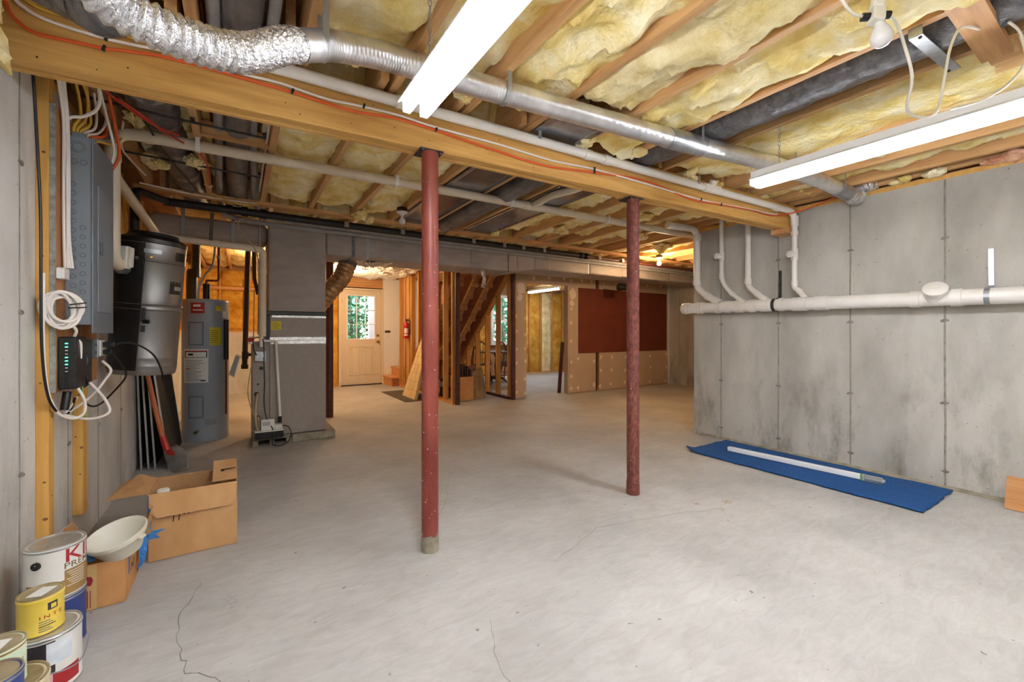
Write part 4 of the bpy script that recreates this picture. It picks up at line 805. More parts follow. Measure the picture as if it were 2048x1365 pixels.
# window screens leaning in the corner
def screen(u0, v0, v1, lean, h, lab):
    t = thing('window_screen', lab, 'screen', (u0, v0, 0)); up = Vector((-lean, 0, math.sqrt(1-lean*lean))); o = Vector((u0,0,.004))
    P = lambda y, s: o+Vector((0,y,0))+up*s
    side = Vector((1,0,lean)).normalized()
    MB().bar(P(v0,0), P(v0,h), .012, .022, (0,1,0)).build('stile', m_alu, t); MB().bar(P(v1,0), P(v1,h), .012, .022, (0,1,0)).build('stile', m_alu, t)
    MB().bar(P(v0,.011), P(v1,.011), .012, .022, up).build('rail', m_alu, t); MB().bar(P(v0,h-.011), P(v1,h-.011), .012, .022, up).build('rail', m_alu, t)
    m = MB(); m.prism([P(v0+.01,.02),P(v1-.01,.02),P(v1-.01,h-.02),P(v0+.01,h-.02)], side*.003); m.build('mesh', m_mesh, t)
screen(-.695,4.72,5.45,.03,1.05,'window screen against the left wall, hindmost of the stack'); screen(-.645,4.70,5.45,.05,1.0,'window screen second from the left wall in the stack'); screen(-.60,4.69,5.4,.06,.98,'window screen third from the left wall in the stack'); screen(-.50,4.62,5.58,.12,.95,'largest black window screen at the front of the leaning stack')
# shovel
t = thing('shovel', 'shovel with orange-brown wooden handle leaning in front of the window screens', 'shovel', (-.47,4.45,0))
MB().tube([(-.665,4.575,1.0),(-.60,4.56,.62),(-.528,4.53,.27)], [.016,.017,.019], 12).build('handle', mat('ash_handle',(176,92,48),(200,116,64),scale=8,stretch=(4,4,.6),rough=.5), t, smooth=True)
MB().tube([(-.535,4.53,.31),(-.515,4.525,.23),(-.50,4.52,.19)], [.021,.023,.027], 14).build('socket', m_redp, t, smooth=True)
def blade(a, b):
    w = (.035+.085*min(1,b*3))*(1-.35*max(0,b-.6)*2); s = (2*a-1); return (-.50+.05*b+.015*s*s*4*.6+w*s*.72, 4.52-.045*b-w*s*.55, .205-.20*b+.03*s*s)
MB().grid(blade, 10, 12).build('blade', mat('shovel_steel',(120,116,110),(150,146,140),scale=12,rough=.5,metal=.3), t, smooth=True, solid=.003)
MB().grid(lambda a, b: (lambda p: (p[0], p[1]-.003, p[2]+.002))(blade(.28+.44*a, .0+.30*b)), 6, 6).build('painted_shank', m_redp, t, smooth=True, solid=.002)
# water heater
c = (-.31,5.775); R2 = .213; cd2 = -86.9
t = thing('water_heater', 'tall grey electric water heater tank beside the furnace', 'water heater', (c[0],c[1],0))
MB().lathe((c[0],c[1],0), [(R2*.98,0),(R2,.01),(R2,1.50),(R2*1.012,1.502),(R2*1.012,1.512),(R2*.97,1.525),(R2*.4,1.535),(.01,1.536)], 44).build('tank', m_wh, t, smooth=True)
def wp(nm, mm, x0, x1, z0, z1, dr=.001):
    a = math.degrees(math.asin(max(-1,min(1,(x0-410)/48.5)))); b = math.degrees(math.asin(max(-1,min(1,(x1-410)/48.5))))
    return cpatch(c, R2+dr, cd2+a, cd2+b, z0, z1).build(nm, mm, t, solid=.002)
wp('maker_label', m_red, 381,408,1.372,1.484); wp('label_mark', m_white, 386,400,1.44,1.465,.0025); wp('label_mark', m_white, 385,404,1.40,1.412,.0025); wp('rating_sticker', m_yel, 430,441,1.40,1.455)
wp('sticker', m_white, 444,451,1.33,1.40)
wp('access_panel', m_whd, 377,406,1.03,1.28,.003); wp('access_panel_face', m_wh, 380,403,1.045,1.265,.007); wp('access_panel', m_whd, 377,406,.26,.495,.003); wp('access_panel_face', m_wh, 380,403,.275,.48,.007)
wp('instruction_label', m_white, 368,415,.635,.99); wp('label_band', m_ink, 370,413,.90,.975,.0025); wp('label_field', m_white, 372,411,.905,.96,.004); wp('label_field', m_red, 372,411,.962,.973,.004)
for k in range(14): wp('printed_line', m_inkg, 371,390+random.uniform(0,20),.655+.0165*k,.660+.0165*k,.0025)
wp('label_mark', m_ink, 377,386,.925,.945,.0055); wp('label_mark', m_ink, 400,410,.65,.662,.004); wp('label_mark', m_orange, 373,380,.78,.79,.004)
wp('energy_label', m_yel, 418,441,1.03,1.225)
for k in range(7): wp('printed_line', m_ink, 420,434,1.06+.021*k,1.064+.021*k,.0025)
for k in range(5): wp('printed_line', m_inkg, 409,430,.18+.014*k,.184+.014*k,.0015)
MB().cyl((c[0]+.205*math.cos(math.radians(-107)),c[1]+.21*math.sin(math.radians(-107)),.12),(c[0]-.075,c[1]-.25,.115),.016,12).build('drain_valve', m_brass, t)
a = math.radians(cd2+52); x, y = c[0]+(R2+.02)*math.cos(a), c[1]+(R2+.02)*math.sin(a)
MB().cyl((x,y,.87),(x,y,1.31),.024,14).build('insulated_pipe', m_blackp, t, smooth=True); MB().cyl((x,y,.27),(x,y,.87),.009,10).build('relief_pipe', m_copper, t, smooth=True); MB().cyl((x,y,1.30),(x-.02,y+.05,1.31),.01,10).build('relief_valve', m_brass, t)
MB().cyl((-.30,5.72,1.53),(-.30,5.72,1.70),.034,14).build('insulated_stub', m_blackp, t, smooth=True)
MB().tube(bend([(-.30,5.72,1.70),(-.30,5.72,1.74),(-.19,5.72,1.74),(-.19,5.72,2.30)],.03,5), .012, 10).build('copper_pipe', m_copper, t, smooth=True); MB().cyl((-.19,5.72,1.98),(-.19,5.72,2.02),.018,12).build('pipe_union', m_steel, t)
MB().tube(smoothpath([(-.37,5.70,1.53),(-.365,5.70,1.66),(-.31,5.70,1.80),(-.24,5.70,1.93),(-.215,5.72,2.3)],6), .01, 10).build('conduit', m_steel, t, smooth=True)
t = thing('document_pouch', 'clear plastic document pouch hanging at the right of the water heater', 'pouch', (-.075,5.68,.6)); m = MB(); m.prism([(-.10,5.63,.70),(-.02,5.66,.93),(.02,5.66,.90),(-.04,5.63,.66)],(.0,.02,0)); m.build('pouch', m_clear, t); m = MB(); m.prism([(-.095,5.635,.71),(-.03,5.665,.92),(.005,5.665,.895),(-.045,5.635,.675)],(.0,.008,0)); m.build('papers', m_white, t)
m_stack = mat('stack_pipe', (34,20,18), rough=.5)
# black drain stacks behind the heater
t = thing('drain_stack', 'black vertical drain pipe behind the furnace with a side branch', 'pipe', (.065,7,.68)); MB().cyl((.112,7,2.5),(.065,7,.68),.034,14).build('pipe_run', m_stack, t, smooth=True); MB().cyl((.067,7,.72),(.066,7,.66),.045,14).build('end_cap', m_black, t); MB().cyl((.07,7,.80),(.074,7,.90),.042,14).build('tee', m_black, t); MB().cyl((.07,7,.85),(.17,7,.86),.022,12).build('branch', m_black, t)
t = thing('drain_stack', 'black slanted pipe to the right of the vertical drain stack', 'pipe', (.2,7.2,1.6)); MB().tube([(.185,7.2,2.4),(.19,7.2,1.95),(.24,7.2,1.72)], .03, 12).build('pipe_run', m_black, t, smooth=True)
t = thing('drain_stack', 'thick black pipe rising behind the water heater at left', 'pipe', (-.53,7,.0)); MB().cyl((-.54,7,0),(-.52,7,1.98),.065,14).build('lower_pipe', m_black, t, smooth=True); MB().cyl((-.48,7,1.95),(-.48,7,2.5),.05,14).build('upper_pipe', m_black, t, smooth=True); MB().cyl((-.5,7,1.90),(-.5,7,2.0),.075,14).build('coupling', m_blackp, t)
# ================================================================ FURNACE AND DUCTWORK
t = thing('furnace', 'tall grey furnace cabinet on concrete blocks with foil tape bands', 'furnace', (.46,5.06,.09))
V0 = 5.058
box('lower_cabinet', m_furn, t, .268,.808,V0,5.62,.095,1.05, bevel=.004); box('service_side', m_furn, t, .113,.268,V0+.012,5.60,.095,1.075, bevel=.004); box('coil_cabinet', m_furn, t, .27,.808,V0,5.62,1.05,1.345, bevel=.004)
box('foil_tape', m_foilt, t, .268,.8085,V0-.0025,5.62,1.048,1.082); box('foil_tape', m_foilt, t, .268,.8085,V0-.0022,5.62,1.086,1.118); box('foil_tape', m_foilt, t, .29,.8085,V0-.002,5.62,1.325,1.348)
box('black_collar', m_black, t, .23,.815,V0-.012,5.62,1.348,1.388, bevel=.006); box('gap_shade', m_black, t, .232,.27,V0+.02,5.6,1.07,1.36)  # last box: shade of the gap beside the cabinet, painted as a black strip
yl = box('yellow_label', m_yel, t, .281,.372,V0-.002,V0,1.196,1.285)
for k in range(5): box('printed_line', m_ink, yl, .29,.29+random.uniform(.05,.075),V0-.0028,V0-.002,1.21+.014*k,1.213+.014*k)
for x, z, r in ((.192,.80,.018),(.163,.637,.010),(.150,.535,.022),(.166,.30,.016),(.13,.69,.003),(.142,.69,.003)): MB().cyl((x,V0+.014,z),(x,V0+.010,z),r,16).build('knockout_hole', m_black, t)
for x, z in ((.31,.70),(.31,.58),(.305,.53),(.475,.545),(.63,.55),(.77,.555),(.49,.34),(.31,.83),(.79,.125)): MB().sphere((x,V0,z),.005,8,(1,.5,1)).build('screw', m_steel, t)
box('junction_box', m_galv, t, .133,.232,V0-.035,V0+.012,.872,.976, bevel=.004); MB().cyl((.165,V0-.04,.925),(.165,V0-.034,.925),.018,14).build('cord_grommet', m_white, t); box('switch_lever', m_white, t, .205,.212,V0-.045,V0-.035,.915,.945)
t = thing('furnace_block', 'hollow concrete block under the left half of the furnace', 'block', (.29,5.04,0)); m = MB(); m.box(.116,.468,5.045,5.6,.058,.094).box(.116,.165,5.045,5.6,0,.058).box(.265,.305,5.045,5.6,0,.058).box(.42,.468,5.045,5.6,0,.058); m.build('block', m_padc, t, bevel=.006); box('core_shade', m_black, t, .166,.419,5.2,5.58,.002,.056)  # black filler in the hollows: their shade put into the colour
t = thing('furnace_block', 'solid concrete block under the right half of the furnace', 'block', (.69,5.04,0)); box('block', m_padc, t, .474,.905,5.045,5.6,0,.085, bevel=.01)
t = thing('condensate_pump', 'small black and white condensate pump on the furnace block', 'pump', (.26,4.98,.09)); box('tank', m_black, t, .137,.385,4.925,5.035,.096,.165, bevel=.006); box('deck', m_white, t, .132,.388,4.92,5.04,.165,.176, bevel=.003); box('motor_cover', m_white, t, .185,.305,4.94,5.03,.176,.285, bevel=.006); box('float_cover', m_white, t, .305,.376,4.94,5.03,.176,.225, bevel=.005)
for k in range(7): box('vent_slot', m_knock, t, .20+.010*k,.204+.010*k,4.9385,4.94,.225,.265)
MB().tube(smoothpath([(.376,4.98,.205),(.43,4.96,.19),(.455,4.95,.12),(.43,4.94,.045),(.36,4.93,.012),(.29,4.93,.03),(.285,4.92,.10),(.29,4.93,.18),(.235,4.97,.30),(.215,4.98,.45),(.22,5.0,.66),(.215,5.02,.86),(.215,5.02,1.0),(.20,5.02,1.10),(.13,5.03,1.11),(.125,5.02,1.0),(.15,5.01,.94)],6), .0055, 8).build('cord', m_black, t, smooth=True)
t = thing('condensate_pipe', 'white condensate drain pipe down the front of the furnace', 'pipe', (.36,5.02,.24))
MB().tube(bend([(.20,5.03,1.082),(.322,5.03,1.078),(.357,5.0,.29)],.03,5), .0135, 14).build('pipe_run', m_pvc, t, smooth=True); MB().cyl((.3565,5.0,.235),(.3575,5.0,.30),.0175,14).build('rubber_coupling', m_black, t, smooth=True); MB().cyl((.189,5.03,1.02),(.189,5.03,1.13),.018,14).build('tee', m_pvc, t, smooth=True); MB().cyl((.318,5.03,1.078),(.326,5.03,1.05),.018,14).build('elbow', m_pvc, t, smooth=True); MB().cyl((.10,5.04,1.05),(.10,5.04,1.13),.017,14).build('trap', m_white, t); MB().cyl((.075,5.03,1.092),(.125,5.03,1.096),.02,14).build('union_nut', m_redp, t)
MB().tube(smoothpath([(.16,5.06,.54),(.145,5.02,.46),(.14,5.0,.32),(.15,4.99,.20),(.17,4.99,.175)],6), .012, 10).build('hose', m_tan, t, smooth=True); MB().tube(smoothpath([(.165,5.06,.30),(.165,5.02,.26),(.175,5.0,.18)],5), .011, 10).build('hose', m_tan, t, smooth=True)
MB().tube(smoothpath([(.13,5.03,1.6),(.125,5.03,1.2),(.12,5.02,.95),(.085,5.0,.70),(.075,5.0,.55),(.11,5.0,.38),(.14,5.0,.30)],6), .0045, 8).build('clear_hose', m_tan, t, smooth=True)
t = thing('exhaust_pipe', 'cream pipe slanting back over the vacuum canister and down beside the furnace', 'pipe', (.195,4.9,1.13))
MB().tube(bend([(-.69,3.72,2.20),(-.60,4.82,2.018),(.12,4.86,1.99),(.197,4.87,1.98),(.197,4.93,1.13)],.09,7), .033, 18).build('pipe_run', m_pvcc, t, smooth=True)
MB().tube([(.175,5.0,2.33),(.178,5.0,1.60),(.183,5.02,1.13)], .008, 10).build('conduit', m_steel, t, smooth=True)
MB().cyl((.197,4.885,1.75),(.197,4.888,1.80),.038,16).build('coupling', m_pvcc, t, smooth=True)
MB().tube(smoothpath([(.14,5.0,2.33),(.0,4.9,2.26),(.02,4.85,2.12),(.12,4.82,2.0),(.165,4.9,1.85),(.165,4.95,1.5),(.16,5.0,1.15)],6), .006, 8).build('tan_hose', m_tan, t, smooth=True)
for u in (-.22,): MB().bar((u,4.80,2.02),(u,5.05,2.33),.03,.003,(0,1,0)).build('hanger_strap', m_steel, t)
def quilt(nm, mm, parent, x0,x1,y0,y1,z0,z1, bev=.025):
    o = MB().box(x0,x1,y0,y1,z0,z1).build(nm, mm, parent); md = o.modifiers.new('bevel','BEVEL'); md.width = bev; md.segments = 4
    for p in o.data.polygons: p.use_smooth = True
    return o
t = thing('main_duct', 'large grey fabric-wrapped main air duct with plenum above the furnace', 'duct', (.53,5.07,1.39))
quilt('plenum', m_wrap, t, .252,.806,5.045,5.60,1.388,2.285,.02)
quilt('trunk', m_wrap, t, .812,2.6,5.06,5.62,2.035,2.30); quilt('trunk', m_wrap, t, 2.595,3.35,5.06,5.62,2.035,2.30)
m = MB(); m.add([(3.34,5.065,2.04),(3.34,5.61,2.04),(3.34,5.61,2.295),(3.34,5.065,2.295),(3.66,5.065,2.10),(3.66,5.61,2.10),(3.66,5.61,2.295),(3.66,5.065,2.295)],[(0,1,2,3),(4,7,6,5),(0,4,5,1),(1,5,6,2),(2,6,7,3),(3,7,4,0)]); m.build('reducer', m_wrap, t, bevel=.02)
for a, b in ((3.65,4.75),(4.745,5.5),(5.495,6.75),(6.745,8.2)): quilt('trunk', m_wrap, t, a,b,5.06,5.62,2.10+.012*(a-3.65)*.8,2.295)
for u, w, mm in ((1.10,.035,m_fsk),(1.26,.03,m_steel),(3.20,.012,m_wrapd),(4.72,.02,m_white),(3.92,.02,m_steel),(6.74,.01,m_wrapd)): box('tape_strip', mm, t, u-w/2,u+w/2,5.0565,5.61,(2.032 if u < 3.3 else 2.10+.01*(u-3.65)),2.297)
quilt('left_branch', m_wrap, t, -.72,.255,5.12,5.50,2.095,2.30,.06)
for u in (-.45,-.05): MB().bar((u,5.105,2.08),(u,5.105,2.36),.03,.003,(0,1,0)).build('hanger_strap', m_steel, t)
E1 = smoothpath([(1.13,5.47,2.05),(1.10,5.46,1.96),(1.04,5.46,1.82),(.93,5.48,1.68),(.84,5.52,1.55),(.76,5.56,1.46)],14); m = MB(); m.tube(E1, [.105+.005*math.sin(i*2*math.pi/5) for i in range(len(E1))], 26); m.build('flexible_takeoff', mat('tan_foil',(150,112,74),(190,150,104),scale=20,rough=.35,metal=.5,bump=.5,bscale=30), t, smooth=True); MB().tube(E1[:12], .109, 26).build('takeoff_collar', m_wrapd, t, smooth=True)
hp = smoothpath([(2.84,5.16,2.05),(2.835,5.155,2.01),(2.86,5.15,1.93),(2.85,5.145,1.86),(2.83,5.145,1.79)],12); m = MB(); m.tube(hp, [.024+.005*math.sin(i*2.1) for i in range(len(hp))], 14); m.v = [p+Vector((fbm(p.x*70,p.y*70,p.z*70,2),0,0))*.006 for p in m.v]
t = thing('foil_scrap', 'crumpled strip of foil insulation dangling under the main duct', 'scrap', (2.84,5.15,1.79)); m.build('strip', m_foil, t)
t = thing('foil_scrap', 'torn foil and paper insulation under the duct beside the lit bulb', 'scrap', (1.3,5.3,2.0))
def torn(a, b): return (1.12+.5*a, 5.25+.35*b, 2.036-math.sin(math.pi*a)*(.045*abs(fbm(a*7,b*5,2))+.02*abs(fbm(a*18,b*14,5))))
MB().grid(torn, 40, 24).build('strip', m_foil, t, solid=.002)
t = thing('paper_facing', 'torn foil-faced insulation paper sagging above the door', 'insulation', (2.2,8.2,2.3))
MB().grid(lambda a, b: (1.35+1.5*a, 7.4+1.9*b, 2.355-.06*abs(fbm(a*5,b*6,1,5))-.03*math.sin(math.pi*b)+.012*fbm(a*17,b*20,3)), 60, 70).build('sheet', mat('white_foil_paper',(226,222,212),(246,243,236),scale=9,rough=.4,metal=.25), t, solid=.002)
t = thing('black_pipe', 'long black insulated pipe running under the ceiling above the main duct', 'pipe', (-.6,4.72,2.30)); MB().tube([(-.55,4.72,2.305),(1.6,4.72,2.30),(4.22,4.72,2.302)], .036, 16).build('insulation_sleeve', m_blackp, t, smooth=True); MB().tube([(4.22,4.72,2.302),(8.15,4.72,2.302)], .021, 14).build('pipe_run', m_dcol, t, smooth=True)
for u in (-.1,.02,.17,4.23,4.33): MB().cyl((u,4.72,2.305),(u+.05,4.72,2.305),.046,16).build('fitting', m_black, t, smooth=True)
for u in (.95,1.55,2.45,2.9,3.2,3.55,4.6,5.1): MB().bar((u,4.678,2.275),(u,4.678,2.33),.045,.004,(0,1,0)).build('pipe_hook', m_galv, t)
MB().tube(bend([(-.697,4.45,1.3),(-.697,4.45,2.305),(-.52,4.72,2.305)],.06,6),.030,14).build('down_pipe', m_blackp, t, smooth=True)
t = thing('spot_lamp', 'small black spotlight hanging under the main duct near the pegboard', 'light', (6.02,5.57,2.03)); MB().cyl((5.97,5.60,2.02),(6.14,5.53,2.01),.07,18,.055).build('head', m_black, t, smooth=True); MB().cyl((6.12,5.53,2.03),(6.30,5.55,2.10),.012,8).build('arm', m_black, t); box('base', m_black, t, 6.26,6.36,5.50,5.60,2.095,2.135)
MB().cyl((5.966,5.602,2.02),(5.959,5.605,2.02),.058,18).build('lens', m_plate, t)
# ================================================================ STAIRS
sl = struct(box('wall_stair_left', m_studw, None, 2.905,2.994,6.28,9.0,0,.04)); sr = struct(box('wall_stair_right', m_dcol, None, 3.955,4.045,6.22,9.2,0,.04))
for v in (6.32,6.66,7.06,7.46,7.86,8.26,8.66,8.98): box('stud', m_studw, sl, 2.905,2.994,v-.019,v+.019,.04,2.37)
for v in (8.42,8.50): box('stud', m_stud, sl, 2.905,2.994,v-.019,v+.019,.04,2.37)
box('top_plate', m_studw, sl, 2.905,2.994,6.28,9.0,2.335,2.372)
zu = lambda v: 2.109-.88*(v-6.444)
for v in (6.28,6.68,7.08,7.48,7.88,8.28): box('stud', m_studw, sr, 3.955,4.045,v-.019,v+.019,.04,max(.1,zu(v)-.05))
MB().bar((4.0,6.15,zu(6.15)-.022),(4.0,8.72,zu(8.72)-.022),.089,.038,(0,0,1)).build('raking_plate', m_studw, sr)
st = thing('staircase', 'unfinished wooden staircase seen from below, rising towards the camera', 'stairs', (3.4,8.85,0))
for u in (3.02,3.38,3.68,3.97):
    m = MB(); P = [(u-.019,v,zu(v)) for v in (5.9,8.8)]+[(u-.019,8.95,0.0),(u-.019,8.95,.22),(u-.019,8.70,.42),(u-.019,5.9,zu(5.9)+.30)]; m.prism(P, (.038,0,0)); m.build('stringer', m_stairs, st)
    MB().bar((u,5.9,zu(5.9)-.001),(u,8.78,zu(8.78)-.001),.038,.006,(0,0,1)).build('stringer_lit_edge', m_studw, st)  # paler strip: light along the lower edge, put into the colour
for i in range(13):
    v = 8.85-.227*i; z = .42+.2*i
    if z > 2.75: break
    box('tread', m_stair, st, 3.02,3.98,v-.235,v+.02,z-.03,z); box('riser', m_stair, st, 3.02,3.98,v-.012,v,z-.2,z-.03)
lo = thing('landing_steps', 'two low wooden steps at the stair foot by the white wall', 'stairs', (2.75,9.1,0))
for (x, z) in ((2.755,.0),(2.94,.195)):
    box('riser', m_stair, lo, x,x+.02,9.07,9.66,z,z+.17); box('tread', m_stair, lo, x-.025,x+.30 if z == 0 else 3.98,9.045,9.66,z+.17,z+.198); box('side_board', m_stairs, lo, x+.02,3.0 if z == 0 else 3.98,9.06,9.08,z,z+.17)
# ================================================================ THINGS BY THE STAIRS
t = thing('doormat', 'flat grey-brown doormat on the floor beneath the leaning sheet', 'mat', (2.7,7.6,0)); box('mat', m_mat, t, 2.33,2.98,6.9,8.33,.001,.012, bevel=.003)
t = thing('foam_sheet', 'pale grid-printed insulation sheet leaning on the stair studs', 'board', (2.56,7.3,0))
dx = Vector((.375,0,1.26)).normalized(); o = Vector((2.52,7.0,.014)); e = Vector((0,.64,0)); nn = dx.cross(Vector((0,1,0))).normalized()
m = MB(); m.prism([o,o+e,o+e*.72+dx*1.30,o+e*.28+dx*1.32],-nn*.05); m.build('sheet', m_osb, t)
for k in range(1,9): a = o+dx*.15*k+e*(.035*k*.9); b = o+dx*.15*k+e*(1-.033*k*.9); MB().bar(a+nn*.002, b+nn*.002, .004, .001, nn).build('printed_line', m_inkg, t)
for k in range(1,3): MB().bar(o+e*(.33*k)+nn*.002, o+e*(.33*k+(.5-.33*k)*.5)+dx*1.25+nn*.002, .003, .001, nn).build('printed_line', m_inkg, t)
t = thing('fire_extinguisher', 'red fire extinguisher hanging on the stair studs', 'fire extinguisher', (2.86,8.42,1.04))
MB().lathe((2.86,8.42,1.04), [(.03,0),(.056,.01),(.058,.03),(.058,.27),(.05,.305),(.025,.33),(.02,.35)], 22).build('cylinder', m_redp, t, smooth=True); cpatch((2.86,8.42),.0585,-150,-70,1.10,1.25,8).build('label', m_white, t, solid=.001); cpatch((2.86,8.42),.0588,-150,-70,1.13,1.15,8).build('label_band', m_redp, t, solid=.001)
m = MB(); m.cyl((2.86,8.42,1.38),(2.86,8.42,1.43),.018,12); m.bar((2.84,8.42,1.43),(2.94,8.40,1.455),.02,.008); m.bar((2.84,8.42,1.41),(2.92,8.41,1.40),.02,.008); m.build('valve_handle', m_plate, t); MB().tube(smoothpath([(2.87,8.41,1.42),(2.93,8.40,1.40),(2.94,8.40,1.25),(2.925,8.40,1.12)],5), .009, 8).build('hose', m_black, t, smooth=True)
box('bracket', m_plate, t, 2.885,2.905,8.39,8.45,1.18,1.36)
def plainbox(name, label, x0,x1,y0,y1,z0,z1, mm=m_card, rot=0):
    t = thing(name, label, 'box', ((x0+x1)/2,(y0+y1)/2,z0)); w = .005; m = MB()
    m.box(x0,x1,y0,y0+w,z0,z1).box(x0,x1,y1-w,y1,z0,z1).box(x0,x0+w,y0,y1,z0,z1).box(x1-w,x1,y0,y1,z0,z1).box(x0,x1,y0,y1,z0,z0+w); m.build('carton', mm, t); return t
plainbox('cardboard_box', 'plain cardboard box of dark objects beside the dark post under the stairs', 3.12,3.40,6.50,6.85,0.001,.41, m_cardk)
t = thing('dark_cases', 'dark flat cases stacked upright in the box under the stairs', 'case', (3.2,6.6,.01))
for k in range(5): box('case', m_chair if k%2 else m_black, t, 3.14+.048*k,3.175+.048*k,6.53,6.80,.01,.62-.02*k+.03*(k%2), bevel=.006)
t = thing('paper_sack', 'slumped brown paper sack beside the cardboard box under the stairs', 'sack', (3.6,6.62,0)); m = MB()
def sack(a, b):
    th = 2*math.pi*a; f = (1-.35*b)*(1+.10*fbm(a*6,b*4,2)); return (3.58+.04*b+.17*f*math.cos(th)*(1-.15*b), 6.68+.10*b+.10*f*(1-.7*b)*math.sin(th), .002+.50*b+.04*b*math.cos(th))
m.grid(sack, 24, 14); m.build('sack', m_paper, t, smooth=False); 
t = thing('metal_can', 'shiny dark metal canister between the stair studs beside the red column', 'can', (3.12,7.05,0)); MB().lathe((3.12,7.05,.002), [(.09,0),(.1,.01),(.1,.30),(.09,.33),(.05,.36),(.02,.37)], 20).build('body', m_plate, t, smooth=True); MB().lathe((3.12,7.05,.20), [(.101,0),(.102,.05),(.101,.09)], 20, close=False).build('band', m_galv, t, smooth=True)
t = thing('storage_crate', 'dark wooden crate under the stairs behind the box', 'crate', (3.4,7.3,0))
for k in range(4): box('slat', m_stairs, t, 3.1,3.75,7.20,7.22,.03+.13*k,.14+.13*k)
for x in (3.1,3.72): box('corner_post', m_stairs, t, x,x+.03,7.22,7.25,.001,.56); box('corner_post', m_stairs, t, x,x+.03,7.52,7.55,.001,.56)
box('bottom', m_stairs, t, 3.1,3.75,7.22,7.55,.03,.05)
# dark plank by the doorway
t = thing('leaning_plank', 'narrow dark plank leaning against the doorway jamb', 'board', (5.22,6.34,0)); MB().bar((5.17,6.36,.004),(5.235,6.335,.98),.07,.02,(0,1,0)).build('plank', m_dcol, t)
# ---- dining set in the far room
def spindle_chair(x, y, rz, label):
    t = thing('windsor_chair', label, 'chair', (x,y,0), None); Rz = Matrix.Rotation(rz,3,'Z'); P = lambda a,b,c: Vector((x,y,0))+Rz@Vector((a,b,c))
    m = MB(); m.lathe((0,0,.44), [(.02,0),(.2,0),(.225,.012),(.22,.03),(.02,.026)], 24); m.v = [P(p.x,p.y,p.z) for p in m.v]; m.build('seat', m_chair, t, smooth=True)
    for sx in (-1,1):
        for sy in (-1,1): MB().tube([P(sx*.13,sy*.13,.44),P(sx*.165,sy*.165,.25),P(sx*.205,sy*.205,.002)], [.014,.019,.012], 8).build('leg', m_chair, t, smooth=True)
        MB().cyl(P(sx*.165,-.165,.22),P(sx*.165,.165,.22),.009,8).build('stretcher', m_chair, t)
    MB().cyl(P(-.165,0,.22),P(.165,0,.22),.009,8).build('stretcher', m_chair, t)
    arc = [P(.205*math.cos(a), .17+.05*math.sin(a), .46+.50*math.sin(a)) for a in [math.pi*i/18 for i in range(19)]]
    MB().tube(arc, .016, 8).build('back_bow', m_chair, t, smooth=True)
    for k in range(7):
        s = -.75+.25*k; h = .50*math.sqrt(1-s*s)*.97; MB().cyl(P(.15*s,.17,.46),P(.205*s,.17+.05*h/.5,.46+h),.006,6).build('spindle', m_chair, t)
spindle_chair(4.55,8.3,2.5,'dark arch-back wooden chair nearest the stair studs'); spindle_chair(4.95,7.75,1.6,'dark arch-back wooden chair nearest the doorway post'); spindle_chair(5.45,8.6,-.9,'dark arch-back wooden chair under the far window')
t = thing('dining_table', 'dark round wooden table among the chairs in the far room', 'table', (5.0,8.5,0)); MB().lathe((5.02,8.45,.70), [(.02,0),(.42,0),(.44,.012),(.435,.03),(.02,.032)], 32).build('tabletop', m_chair, t, smooth=True); MB().lathe((5.02,8.45,.08), [(.07,0),(.04,.1),(.06,.3),(.035,.5),(.09,.62)], 18).build('pedestal', m_chair, t, smooth=True)
for k in range(4): a = .4+k*math.pi/2; MB().tube([(5.02,8.45,.16),(5.02+.2*math.cos(a),8.45+.2*math.sin(a),.10),(5.02+.34*math.cos(a),8.45+.34*math.sin(a),.012)], [.03,.025,.014], 8).build('foot', m_chair, t, smooth=True)
# ================================================================ FLOOR, RIGHT
t = thing('carpet_runner', 'blue carpet runner lying along the foot of the right wall', 'rug', (4.05,1.7,0))
def rug(a, b):
    x = 3.70+.685*a + .012*fbm(b*6,1); y = .86+1.72*b + .012*fbm(a*6,5); cr = max(0,(b-.93)/.07)*max(0,1-a/.22)
    return (x, y, .012+.04*cr**1.5+.002*fbm(x*9,y*9))
o = MB().grid(rug, 24, 60).build('pile', m_rug, t, smooth=True, solid=.010)
t = thing('fluorescent_tube_pack', 'white wrapped pack of fluorescent tubes lying on the blue carpet', 'tube', (4.05,1.75,.018))
a = Vector((4.0,2.33,.040)); b = Vector((4.10,1.17,.040)); d = (b-a); m = MB(); m.bar(a, a+d*.9, .045, .042); m.build('sleeve', m_tube, t, bevel=.008)
MB().bar(a+d*.885, a+d*.992, .048, .045).build('clear_end', m_clear, t, bevel=.006)
for s in (-.011,.011): MB().cyl(a+d*.9+Vector((s,0,0)), a+d+Vector((s,0,0)), .012, 12).build('tube_end', m_alu, t, smooth=True)
MB().bar(a+d*.878, a+d*.89, .047, .044).build('paper_band', m_green, t)
t = thing('wooden_board', 'plain oak-coloured wooden board lying along the right wall at the picture edge', 'board', (4.35,.3,0)); m_oak = wood('oak_veneer', (172,112,56), (206,148,86), 1); MB().prism([(4.266,.598,.004),(4.282,.598,.0),(4.372,.598,.198),(4.356,.598,.204)],(0,-.95,0)).build('board', m_oak, t, bevel=.002)
